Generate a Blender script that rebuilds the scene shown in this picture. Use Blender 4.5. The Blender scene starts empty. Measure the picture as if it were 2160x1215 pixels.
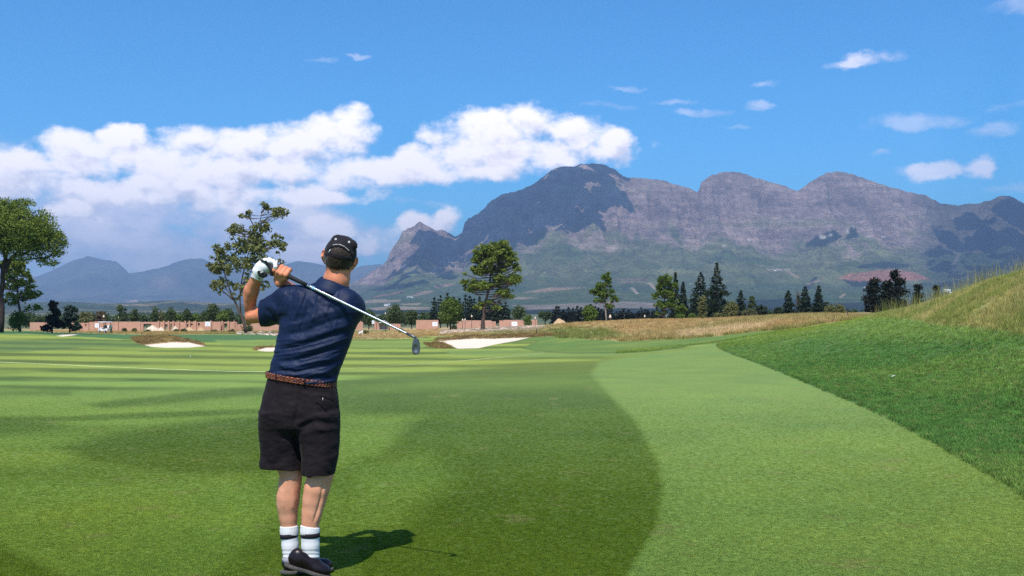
import bpy, math, random
import numpy as np
from mathutils import Vector
random.seed(7); RNG = np.random.default_rng(7)
SC = bpy.context.scene; COL = SC.collection
R = math.radians

# ------------------------------------------------------------------ camera, exposure
CAM_H = 1.38; FOC = 2214.0; PITCH = math.atan(47.5/FOC)
cd = bpy.data.cameras.new('camera'); cam = bpy.data.objects.new('camera', cd); COL.objects.link(cam)
cd.lens = 36.0*FOC/2160.0; cd.sensor_width = 36.0; cd.clip_start = 0.1; cd.clip_end = 60000.0
cam.location = (0, 0, CAM_H); cam.rotation_euler = (R(90)+PITCH, 0, 0)
SC.camera = cam
vs = SC.view_settings; vs.view_transform = 'Standard'; vs.look = 'None'; vs.exposure = 0.22; vs.gamma = 1.0
vs.use_curve_mapping = False
SC.cycles.max_bounces = 6; SC.cycles.transparent_max_bounces = 6; SC.cycles.volume_bounces = 0
SC.cycles.diffuse_bounces = 3; SC.cycles.glossy_bounces = 3; SC.cycles.transmission_bounces = 2
SC.cycles.use_fast_gi = False; SC.cycles.use_denoising = False
SC.cycles.sample_clamp_indirect = 4.0; SC.cycles.sample_clamp_direct = 6.0; SC.cycles.use_adaptive_sampling = False

SUN = Vector((-0.204, -1.01, 1.66)).normalized()      # towards the sun
SUN_EL = math.asin(SUN.z); SUN_AZ = math.atan2(SUN.x, SUN.y)

# ------------------------------------------------------------------ node helpers
class N:
    """tiny expression wrapper round shader node sockets"""
    def __init__(s, nt, sock): s.nt = nt; s.s = sock
    def _m(s, op, *a, clamp=False):
        n = s.nt.nodes.new('ShaderNodeMath'); n.operation = op; n.use_clamp = clamp
        for i, v in enumerate((s,)+a):
            if isinstance(v, N): s.nt.links.new(v.s, n.inputs[i])
            else: n.inputs[i].default_value = v
        return N(s.nt, n.outputs[0])
    def __add__(s, o): return s._m('ADD', o)
    def __radd__(s, o): return s._m('ADD', o)
    def __sub__(s, o): return s._m('SUBTRACT', o)
    def __rsub__(s, o): return (s*-1.0)+o
    def __mul__(s, o): return s._m('MULTIPLY', o)
    def __rmul__(s, o): return s._m('MULTIPLY', o)
    def __truediv__(s, o): return s._m('DIVIDE', o)
    def max(s, o): return s._m('MAXIMUM', o)
    def min(s, o): return s._m('MINIMUM', o)
    def smax(s, o, k): return s._m('SMOOTH_MAX', o, k)
    def pow(s, o): return s._m('POWER', o)
    def step(s, a, b):
        n = s.nt.nodes.new('ShaderNodeMapRange'); n.interpolation_type = 'SMOOTHSTEP'
        s.nt.links.new(s.s, n.inputs[0]); n.inputs[1].default_value = a; n.inputs[2].default_value = b
        return N(s.nt, n.outputs[0])
    def lin(s, a, b, c=0.0, d=1.0):
        n = s.nt.nodes.new('ShaderNodeMapRange')
        s.nt.links.new(s.s, n.inputs[0])
        for i, v in enumerate((a, b, c, d)): n.inputs[i+1].default_value = v
        return N(s.nt, n.outputs[0])
def noise(nt, vec, scale, detail=4, rough=0.5, dim='3D', dist=0.0, out=0):
    n = nt.nodes.new('ShaderNodeTexNoise'); n.noise_dimensions = dim
    n.inputs['Scale'].default_value = scale; n.inputs['Detail'].default_value = detail
    n.inputs['Roughness'].default_value = rough; n.inputs['Distortion'].default_value = dist
    if vec is not None: nt.links.new(vec.s if isinstance(vec, N) else vec, n.inputs['Vector'])
    return N(nt, n.outputs[out])
def xyz(nt, x, y, z):
    n = nt.nodes.new('ShaderNodeCombineXYZ')
    for i, v in enumerate((x, y, z)):
        if isinstance(v, N): nt.links.new(v.s, n.inputs[i])
        else: n.inputs[i].default_value = v
    return N(nt, n.outputs[0])
def sep(nt, v):
    n = nt.nodes.new('ShaderNodeSeparateXYZ'); nt.links.new(v.s, n.inputs[0])
    return [N(nt, o) for o in n.outputs]
def mapv(nt, v, scale=(1, 1, 1), loc=(0, 0, 0), rot=(0, 0, 0)):
    n = nt.nodes.new('ShaderNodeMapping'); nt.links.new(v.s, n.inputs[0])
    n.inputs[1].default_value = loc; n.inputs[2].default_value = rot; n.inputs[3].default_value = scale
    return N(nt, n.outputs[0])
def c4(c): return (c[0], c[1], c[2], 1.0)
def mix(nt, f, a, b, mode='MIX'):
    n = nt.nodes.new('ShaderNodeMix'); n.data_type = 'RGBA'; n.blend_type = mode
    for i, v in ((0, f), (6, a), (7, b)):
        if isinstance(v, N): nt.links.new(v.s, n.inputs[i])
        elif i == 0: n.inputs[0].default_value = v
        else: n.inputs[i].default_value = c4(v)
    return N(nt, n.outputs[2])
def bump(nt, h, strength=0.3, dist=0.01):
    n = nt.nodes.new('ShaderNodeBump'); n.inputs['Strength'].default_value = strength
    n.inputs['Distance'].default_value = dist; nt.links.new(h.s, n.inputs['Height'])
    return N(nt, n.outputs[0])
def attr(nt, name, out=0):
    n = nt.nodes.new('ShaderNodeAttribute'); n.attribute_name = name
    return N(nt, n.outputs[out])
def coord(nt, out='Object'):
    n = nt.nodes.new('ShaderNodeTexCoord'); return N(nt, n.outputs[out])
def mat(name, col=(.5, .5, .5), rough=0.8, metal=0.0, spec=0.3, var=0.0, scale=20.0, bmp=0.0, bscale=60.0, bdist=0.01, fn=None):
    m = bpy.data.materials.new(name); m.use_nodes = True; nt = m.node_tree
    b = nt.nodes['Principled BSDF']
    b.inputs['Base Color'].default_value = c4(col); b.inputs['Roughness'].default_value = rough
    b.inputs['Metallic'].default_value = metal; b.inputs['Specular IOR Level'].default_value = spec
    if fn: fn(nt, b)
    else:
        co = coord(nt)
        if var > 0:
            n = noise(nt, co, scale, 5, 0.6)
            d = mix(nt, n.step(0.3, 0.7), tuple(c*(1-var) for c in col), tuple(min(1, c*(1+var)) for c in col))
            nt.links.new(d.s, b.inputs['Base Color'])
        if bmp > 0:
            nt.links.new(bump(nt, noise(nt, co, bscale, 4, 0.6), bmp, bdist).s, b.inputs['Normal'])
    return m

# ------------------------------------------------------------------ sky
w = bpy.data.worlds.new('World'); SC.world = w; w.use_nodes = True
nt = w.node_tree; nt.nodes.clear()
sky = nt.nodes.new('ShaderNodeTexSky'); sky.sky_type = 'NISHITA'; sky.sun_disc = False
sky.sun_elevation = SUN_EL; sky.sun_rotation = SUN_AZ
sky.air_density = 1.0; sky.dust_density = 0.15; sky.ozone_density = 2.2; sky.altitude = 150
tc = coord(nt, 'Generated'); dx, dy, dz = sep(nt, tc)
az = dx._m('ARCTAN2', dy)
hyp = (dx*dx+dy*dy)._m('SQRT')
U = az*2214.0+1080.0                       # azimuth in pixels of the photograph's middle
V = 655.0-(dz/hyp.max(0.02))*2214.0
def field(u, v, blobs, k=0.25):
    acc = None
    for (cx, cy, rx, ry) in blobs:
        a = (u-cx)*(1.0/rx); b = (v-cy)*(1.0/ry)
        f = 1.0-(a*a+b*b)
        acc = f if acc is None else acc.smax(f, k)
    return acc
CUM = [(1118,262,62,46),(1035,276,72,52),(962,310,74,44),(1205,285,80,40),(1292,302,34,30),(1090,325,200,40),
       (885,342,90,32),(985,358,130,26),(705,285,78,46),(625,312,100,42),(525,315,78,44),(432,322,85,42),
       (290,310,46,24),(200,345,66,36),(105,370,80,28),(340,362,200,44),(590,366,200,44),(800,356,120,32),
       (60,412,150,36),(380,420,250,34),(640,412,140,22),
       (205,462,52,17),(705,492,60,28),(770,516,44,22),(655,535,70,26),(876,466,36,26),(937,464,34,30),(905,484,60,22)]
WISP = [(60,360,130,40),(640,470,110,40),(1420,215,48,8),(1480,240,50,8),(1590,238,34,8),(1905,277,95,16),
        (2125,258,90,15),(2035,312,52,20),(2090,418,70,12),(1825,342,32,9),(668,132,40,7),(760,120,25,5),
        (1340,185,40,6),(2110,70,80,20),(1545,276,28,6),(1620,190,30,6),(1280,225,60,8),(850,420,90,8),
        (1825,152,52,18),(1782,165,56,9),(1935,377,72,19),(2008,372,34,19)]
PUFF = [(1828,151,44,17),(1795,162,42,8),(1935,378,60,17),(2006,374,32,18)]
P1 = xyz(nt, U*0.001, V*0.0013, 0.0)
wn = noise(nt, P1, 7.0, 6, 0.6, out=1)
wx, wy, wz = sep(nt, wn)
Uw = U+(wx-0.5)*110.0; Vw = V+(wy-0.5)*75.0
fb = noise(nt, P1, 11.0, 8, 0.55)
# beyond the part of the sky in view: scattered fair-weather cumulus in the same band
out_n = noise(nt, mapv(nt, tc, (3, 3, 9)), 1.6, 5, 0.55)
edge = (U-1080.0)._m('ABSOLUTE').step(1250, 1700)
outc = (out_n.step(0.52, 0.70))*edge*dz.step(0.02, 0.08)
def density(u, v, blobs, nz, amp):
    return field(u, v, blobs)+(nz-0.5)*amp
d0 = density(Uw, Vw, CUM, fb, 4.6)
P2 = xyz(nt, (U-10.0)*0.001, (V-20.0)*0.0013, 0.0)
fb2 = noise(nt, P2, 11.0, 6, 0.55)
d1 = density(Uw-10.0, Vw-20.0, CUM, fb2, 4.6)
a_c = d0.step(-0.60, 0.85)
lit = (d0-d1).lin(-0.95, 0.95)               # thinner cloud towards the sun: brighter
core = d0.step(0.35, 1.5)
fb3 = noise(nt, xyz(nt, U*0.001, V*0.003, 3.0), 5.0, 7, 0.6)
shade = (lit*0.75+0.36-core*0.12+(fb3-0.5)*0.8).max(0.0).min(1.0)
ccol = mix(nt, shade.step(0.1, 0.82), (0.44, 0.46, 0.60), (0.95, 0.90, 0.94))
d2 = density(Uw, Vw, WISP, fb3*0.5+fb*0.5, 8.0)
veil = density(Uw, Vw, [(60,430,200,60),(230,470,330,70),(300,530,420,70),(560,500,260,70)], fb3*0.5+fb*0.5, 5.5).step(-0.6, 0.9)*0.90
a_w = (d2.step(-0.4, 1.7)*0.36).max(veil)
pf = density(Uw, Vw, PUFF, fb, 6.0).step(-0.4, 1.2)*0.72
a_w = a_w.max(pf)
wcol = (0.74, 0.74, 0.88)
wcol2 = mix(nt, pf.max((fb*0.6+fb3*0.4).step(0.42, 0.62)), (0.56, 0.58, 0.76), (0.86, 0.82, 0.92))
cb = nt.nodes.new('ShaderNodeBackground'); cb.inputs[1].default_value = 1.45
wb = nt.nodes.new('ShaderNodeBackground'); wb.inputs[1].default_value = 1.35
nt.links.new(ccol.s, cb.inputs[0]); nt.links.new(wcol2.s, wb.inputs[0])
sb = nt.nodes.new('ShaderNodeBackground'); SKY_STRENGTH = 0.110; sb.inputs[1].default_value = SKY_STRENGTH
skyc = mix(nt, 1.0, N(nt, sky.outputs[0]), (0.27, 0.90, 1.36), 'MULTIPLY')
nt.links.new(skyc.s, sb.inputs[0])
m1 = nt.nodes.new('ShaderNodeMixShader'); m2 = nt.nodes.new('ShaderNodeMixShader'); wo = nt.nodes.new('ShaderNodeOutputWorld')
nt.links.new(a_w.s, m1.inputs[0]); nt.links.new(sb.outputs[0], m1.inputs[1]); nt.links.new(wb.outputs[0], m1.inputs[2])
ac = a_c*(1.0-edge)
ac = ac.max(outc)*dz.step(0.0, 0.02)
nt.links.new(ac.s, m2.inputs[0]); nt.links.new(m1.outputs[0], m2.inputs[1]); nt.links.new(cb.outputs[0], m2.inputs[2])
nt.links.new(m2.outputs[0], wo.inputs[0])
w.cycles.sampling_method = 'MANUAL'; w.cycles.sample_map_resolution = 256

sl = bpy.data.lights.new('sun', 'SUN'); so = bpy.data.objects.new('sun', sl); COL.objects.link(so)
sl.energy = 4.9; sl.angle = R(0.53); sl.color = (1.0, 0.94, 0.84)
so.rotation_euler = (-SUN).to_track_quat('-Z', 'Y').to_euler()
so.location = (0, 0, 50)

# ------------------------------------------------------------------ mesh helpers
def link(name, me, m=None, parent=None, loc=None):
    o = bpy.data.objects.new(name, me); COL.objects.link(o)
    if m is not None:
        for q in (m if isinstance(m, (list, tuple)) else [m]): me.materials.append(q)
    if parent is not None: o.parent = parent
    if loc is not None: o.location = loc
    return o
def mk(name, V, F, m=None, parent=None, smooth=True, attrs=None, loc=None):
    """V (n,3) array, F (m,k) array or list of such arrays"""
    me = bpy.data.meshes.new(name)
    V = np.asarray(V, np.float32)
    if loc is not None: V = V-np.asarray(loc, np.float32)
    elif parent is not None: V = V-np.asarray(tuple(parent_origin(parent)), np.float32)
    Fs = F if isinstance(F, (list, tuple)) else [F]
    Fs = [np.asarray(f, np.int32) for f in Fs if len(f)]
    nl = sum(f.size for f in Fs); npoly = sum(len(f) for f in Fs)
    me.vertices.add(len(V)); me.vertices.foreach_set('co', V.ravel())
    me.loops.add(nl); me.loops.foreach_set('vertex_index', np.concatenate([f.ravel() for f in Fs]))
    st = []; s = 0
    for f in Fs:
        st.append(s+np.arange(len(f))*f.shape[1]); s += f.size
    me.polygons.add(npoly); me.polygons.foreach_set('loop_start', np.concatenate(st).astype(np.int32))
    me.polygons.foreach_set('use_smooth', np.full(npoly, bool(smooth)))
    me.update(calc_edges=True)
    if attrs:
        for k, a in attrs.items():
            a = np.asarray(a, np.float32)
            if a.ndim == 1:
                at = me.attributes.new(k, 'FLOAT', 'POINT'); at.data.foreach_set('value', a)
            else:
                at = me.attributes.new(k, 'FLOAT_COLOR', 'POINT')
                at.data.foreach_set('color', np.c_[a, np.ones(len(a), np.float32)].astype(np.float32).ravel())
    return link(name, me, m, parent, loc)
def parent_origin(p):
    v = Vector((0, 0, 0))
    while p is not None: v += p.location; p = p.parent
    return v
def tag(o, label=None, cat=None, group=None, kind=None):
    if label: o['label'] = label
    if cat: o['category'] = cat
    if group: o['group'] = group
    if kind or cat: o['kind'] = kind or 'thing'
    return o
def empty(name, loc, label=None, cat=None, group=None):
    o = bpy.data.objects.new(name, None); COL.objects.link(o); o.location = loc; o.empty_display_size = 0.2
    return tag(o, label, cat, group)
CP, SP = math.cos(PITCH), math.sin(PITCH)
def at(px, py, Y):
    """point at forward distance Y (metres) seen at photograph pixel px, py"""
    vx = (px-1080.0)/FOC; vz = -(py-607.5)/FOC
    fy = CP-vz*SP; fz = SP+vz*CP
    return np.array([vx/fy*Y, Y, CAM_H+fz/fy*Y]) if np.isscalar(px) else np.stack([vx/fy*Y, Y+0*vx, CAM_H+fz/fy*Y], -1)
def proj(P):
    X, Y, Z = P[..., 0], P[..., 1], P[..., 2]-CAM_H
    f = Y*CP+Z*SP; u = -Y*SP+Z*CP
    f = np.maximum(f, 1e-3)
    return 1080+FOC*X/f, 607.5-FOC*u/f
def grid_faces(nr, nc, wrap=False):
    i = np.arange(nr-1)[:, None]*nc; c = np.arange(nc if wrap else nc-1)[None, :]
    c2 = (c+1) % nc
    a = i+c; b = i+c2
    return np.stack([a, b, b+nc, a+nc], -1).reshape(-1, 4)
def box(c, s, rz=0.0):
    c = np.asarray(c, float); s = np.asarray(s, float)/2
    v = np.array([[x, y, z] for z in (-1, 1) for y in (-1, 1) for x in (-1, 1)], float)*s
    if rz:
        ca, sa = math.cos(rz), math.sin(rz)
        v = np.c_[v[:, 0]*ca-v[:, 1]*sa, v[:, 0]*sa+v[:, 1]*ca, v[:, 2]]
    f = np.array([[0, 2, 3, 1], [4, 5, 7, 6], [0, 1, 5, 4], [2, 6, 7, 3], [0, 4, 6, 2], [1, 3, 7, 5]])
    return v+c, f
def join(parts):
    Vs = []; Q = {}; n = 0
    for (v, f) in parts:
        for g in (f if isinstance(f, list) else [f]):
            g = np.asarray(g); Q.setdefault(g.shape[1], []).append(g+n)
        Vs.append(v); n += len(v)
    return np.concatenate(Vs), [np.concatenate(q) for q in Q.values()]
def tube(pts, rad, n=8, caps=True, squash=None):
    pts = np.asarray(pts, float); rad = np.broadcast_to(np.asarray(rad, float), (len(pts),))
    T = np.gradient(pts, axis=0); T /= np.linalg.norm(T, axis=1)[:, None]+1e-9
    up = np.array([0, 0, 1.0]) if abs(T[0][2]) < 0.9 else np.array([1.0, 0, 0])
    a = np.cross(T[0], up); a /= np.linalg.norm(a)
    V = []
    for i in range(len(pts)):
        a = a-T[i]*np.dot(a, T[i]); a /= np.linalg.norm(a)+1e-9
        b = np.cross(T[i], a)
        th = np.arange(n)*2*np.pi/n
        V.append(pts[i]+rad[i]*(np.cos(th)[:, None]*a+np.sin(th)[:, None]*b))
    V = np.concatenate(V); F = grid_faces(len(pts), n, True)[:, ::-1]
    if caps:
        k = len(V); V = np.r_[V, pts[:1], pts[-1:]]
        j = np.arange(n); j2 = (j+1) % n; o = (len(pts)-1)*n
        t = np.r_[np.c_[np.full(n, k), j, j2], np.c_[np.full(n, k+1), o+j2, o+j]]
        return V, [F, t]
    return V, F
def lathe(prof, n=16, c=(0, 0, 0)):
    pr = np.asarray(prof, float); th = np.arange(n)*2*np.pi/n
    V = np.stack([pr[:, None, 0]*np.cos(th), pr[:, None, 0]*np.sin(th), np.repeat(pr[:, 1:2], n, 1)], -1).reshape(-1, 3)+np.asarray(c)
    return V, grid_faces(len(pr), n, True)
# lattice noise for geometry
def _h(i, j, k=0):
    n = (i.astype(np.int64)*374761393+j.astype(np.int64)*668265263+k*2147483647) & 0xffffffff
    n = ((n ^ (n >> 13))*1274126177) & 0xffffffff
    return ((n ^ (n >> 16)) & 0xffff)/65535.0
def vnoise(x, y, k=0):
    xi = np.floor(x); yi = np.floor(y); fx = x-xi; fy = y-yi
    fx = fx*fx*fx*(fx*(fx*6-15)+10); fy = fy*fy*fy*(fy*(fy*6-15)+10)
    a = _h(xi, yi, k); b = _h(xi+1, yi, k); c = _h(xi, yi+1, k); d = _h(xi+1, yi+1, k)
    return (a*(1-fx)+b*fx)*(1-fy)+(c*(1-fx)+d*fx)*fy
def fbm(x, y, o=5, k=0, g=0.5, ridge=False):
    x = np.asarray(x, float); y = np.asarray(y, float); s = 0; a = 1; t = 0
    for i in range(o):
        v = vnoise(x, y, k+i*17)
        if ridge: v = 1-np.abs(2*v-1)
        s = s+a*v; t += a; a *= g
        x, y = x*1.7-y*1.1+13.7, x*1.1+y*1.7+7.3
    return s/t
def sstep(a, b, x):
    t = np.clip((x-a)/(b-a), 0, 1); return t*t*(3-2*t)
def inpoly(px, py, poly, soft=1.0, ys=1.0):
    """soft inside test, signed distance in pixels / soft"""
    P = np.asarray(poly, float)*np.array([1, ys]); x = px; y = py*ys
    d = np.full(x.shape, 1e9); ins = np.zeros(x.shape, bool); n = len(P)
    for i in range(n):
        a = P[i]; b = P[(i+1) % n]; e = b-a
        t = np.clip(((x-a[0])*e[0]+(y-a[1])*e[1])/(e@e+1e-9), 0, 1)
        d = np.minimum(d, np.hypot(x-a[0]-e[0]*t, y-a[1]-e[1]*t))
        cnd = ((a[1] > y) != (b[1] > y)) & (x < (b[0]-a[0])*(y-a[1])/(b[1]-a[1]+1e-12)+a[0])
        ins ^= cnd
    return sstep(-1, 1, np.where(ins, d, -d)/soft)
# ------------------------------------------------------------------ the lie of the land
# for each bearing: (distance, height on the picture) pairs turned into metres above the golfer's feet
def zz(px, d, y): return at(float(px), float(y), float(d))[2]
TAIL = [(420, -4.2), (1000, -6.0), (2400, -8.0), (60000, -8.0)]
TAB = {
 -700: [(20,806),(40,768),(70,740),(100,722),(125,708),(142,699),(150,700),(221,697)],
 0:    [(20,806),(40,772),(70,744),(100,728),(125,714),(142,699),(150,700),(221,697)],
 200:  [(20,806),(40,778),(70,752),(100,737),(125,722),(138,707),(168,703),(221,698)],
 370:  [(20,806),(40,780),(70,756),(95,738),(105,733),(111,722),(114,709),(125,706),(150,703),(221,698)],
 560:  [(20,806),(40,783),(70,757),(95,742),(110,733),(125,722),(140,712),(150,707),(221,698)],
 760:  [(20,806),(40,783),(70,757),(100,742),(125,727),(145,717),(150,716),(170,709),(221,698)],
 930:  [(20,806),(40,778),(65,757),(90,742),(110,731),(120,722),(124,713),(130,710),(160,705),(221,694)],
 1010: [(20,806),(40,772),(60,754),(85,742),(100,735),(112,724),(118,713),(122,704),(130,702),(165,699),(221,690)],
 1110: [(20,806),(40,766),(60,748),(85,735),(100,722),(112,713),(118,706),(128,700),(165,690),(221,688)],
 1200: [(20,806),(40,762),(60,744),(80,728),(95,714),(115,695),(130,684),(150,682),(165,685)],
 1350: [(20,806),(40,754),(60,738),(75,722),(90,706),(110,686),(125,676),(140,677),(200,676)],
 1500: [(20,806),(30,768),(45,738),(60,724),(75,710),(95,690),(115,675),(130,675),(200,674)],
 1620: [(20,806),(30,764),(45,725),(58,703),(75,695),(95,676),(110,669),(130,668),(200,668)],
 1700: [(19,813),(28,762),(38,722),(48,692),(52,690),(60,692),(80,680),(100,668),(115,663),(140,664),(200,666)],
 1850: [(12,909),(14,871),(20,795),(25,750),(33,703),(42,665),(46,664),(60,672),(90,668),(115,664),(140,664),(200,668)],
 1960: [(9,994),(11.5,915),(16,830),(22,750),(28,690),(33,645),(38,640),(50,650),(100,662)],
 2060: [(8,1036),(9,990),(13,880),(18,780),(23,692),(27,612),(31,601),(45,620),(100,660)],
 2160: [(7,1090),(8.2,1024),(12,895),(17,760),(21,645),(24,588),(28,576),(45,600),(100,655)],
 2400: [(6,1160),(7.5,1050),(10,930),(15,740),(19,615),(23,550),(28,534),(45,560),(100,650)]}
LD0, LD1, NLD = math.log(2.0), math.log(60000.0), 1500
_ld = np.linspace(LD0, LD1, NLD); _px = np.arange(-900, 2800.1, 10.0)
_k = sorted(TAB); _cols = []
for px in _k:
    a = [(2.0, 0.0), (TAB[px][0][0]*0.8, 0.0)]+[(d, zz(px, d, y)) for d, y in TAB[px]]+TAIL
    _cols.append(np.interp(_ld, np.log([q[0] for q in a]), [q[1] for q in a]))
_cols = np.array(_cols)
_ZT = np.array([np.interp(_px, _k, _cols[:, j]) for j in range(NLD)]).T
def _blur(A, s, ax):
    r = int(3*s)+1; k = np.exp(-0.5*(np.arange(-r, r+1)/s)**2); k /= k.sum()
    B = np.apply_along_axis(lambda v: np.convolve(np.pad(v, r, mode='edge'), k, mode='valid'), ax, A)
    return B
_ZT = _blur(_blur(_ZT, 2.2, 1), 3.0, 0)
# the two bunkers and their turf faces, as seen on the picture
SAND = [[(303,727),(330,724),(365,721),(400,722),(433,730),(400,732.5),(350,733),(320,731)],
        [(538,738),(560,733),(590,732),(604,734),(610,740),(560,741)],
        [(921,719),(945,717.5),(960,716.5),(1000,713.5),(1040,714),(1118,711),(1090,718),(1040,727),(1010,734),(965,735),(950,727),(935,722)],
        [(119,708.5),(130,706),(172,704),(150,707.5),(132,709.5)]]
FACE = [[(275,712),(300,708),(350,708),(380,711),(430,723),(434,730),(400,722.5),(365,722),(330,725),(303,728),(285,722)],
        [(534,738),(540,733),(570,730),(606,731),(606,734),(590,732),(560,733.5),(540,739)],
        [(912,718),(925,713),(960,709),(1000,706),(1040,704),(1100,703),(1160,702),(1200,706),(1120,711.5),(1040,714.5),(1000,714),(960,717),(921,720)],
        [(893,722),(935,722),(957,735),(925,735),(900,730)]]
def ground_raw(x, y):
    x = np.asarray(x, float); y = np.asarray(y, float)
    a = np.clip(np.arctan2(x, y), -0.68, 0.66); r = np.hypot(x, y)
    px = 1080+FOC*np.tan(a); d = np.maximum(r*np.cos(a), 2.01)
    i = np.clip((px+900)/10.0, 0, len(_px)-1.001); j = np.clip((np.log(d)-LD0)/(LD1-LD0)*(NLD-1), 0, NLD-1.001)
    i0 = i.astype(int); j0 = j.astype(int); fi = i-i0; fj = j-j0
    z = (_ZT[i0, j0]*(1-fj)+_ZT[i0, j0+1]*fj)*(1-fi)+(_ZT[i0+1, j0]*(1-fj)+_ZT[i0+1, j0+1]*fj)*fi
    back = sstep(1.6, 2.6, np.abs(np.arctan2(x, y)))
    return z*(1-back)
def ground(x, y):
    z = ground_raw(x, y)
    r = np.hypot(x, y)
    z = z+(fbm(np.asarray(x)/9.0, np.asarray(y)/9.0, 4, 5)-0.5)*0.10*sstep(14, 40, r)
    return z
def gz(x, y): return float(ground(np.array([x]), np.array([y]))[0])
_dd = np.exp(np.linspace(math.log(4), math.log(700), 4000))
def hit(px, py):
    """first point of the ground seen at a pixel"""
    vx = (px-1080)/FOC; vz = -(py-607.5)/FOC; fy = CP-vz*SP; fz = SP+vz*CP
    X = vx/fy*_dd; Z = CAM_H+fz/fy*_dd; g = ground(X, _dd)
    k = np.argmax(Z < g)
    if k == 0: k = len(_dd)-1
    return np.array([X[k], _dd[k], g[k]])

EDGE = [(2300,1160),(2160,1040),(2010,955),(1870,880),(1790,845),(1700,808),(1640,783),(1590,764),(1550,750),(1520,738),(1510,730),(1514,724)]
ROUGH = EDGE+[(1490,725),(1440,733),(1380,741),(1300,746),(1200,746),(1130,741),(1100,735),(1130,720),(1060,722),(1110,711),(1150,709),(1250,700),(2300,500),(3000,500),(3000,1300)]
DRY = [(1110,706),(1200,714),(1300,719),(1400,716),(1500,711),(1600,700),(1700,690),(1780,677),(1850,669),(1900,660),(1900,560),(1100,560)]
STRIP = [(-1500,697),(60,697),(110,701),(200,703),(300,706.5),(560,705),(640,711),(740,716),(850,714),(930,709),(1040,703),(1110,704),(1200,709),(1200,560),(-1500,560)]
WEED = [(1830,668),(1900,670),(1960,680),(2080,692),(2180,710),(2500,745),(3000,700),(3000,300),(1800,500),(1800,660)]

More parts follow.
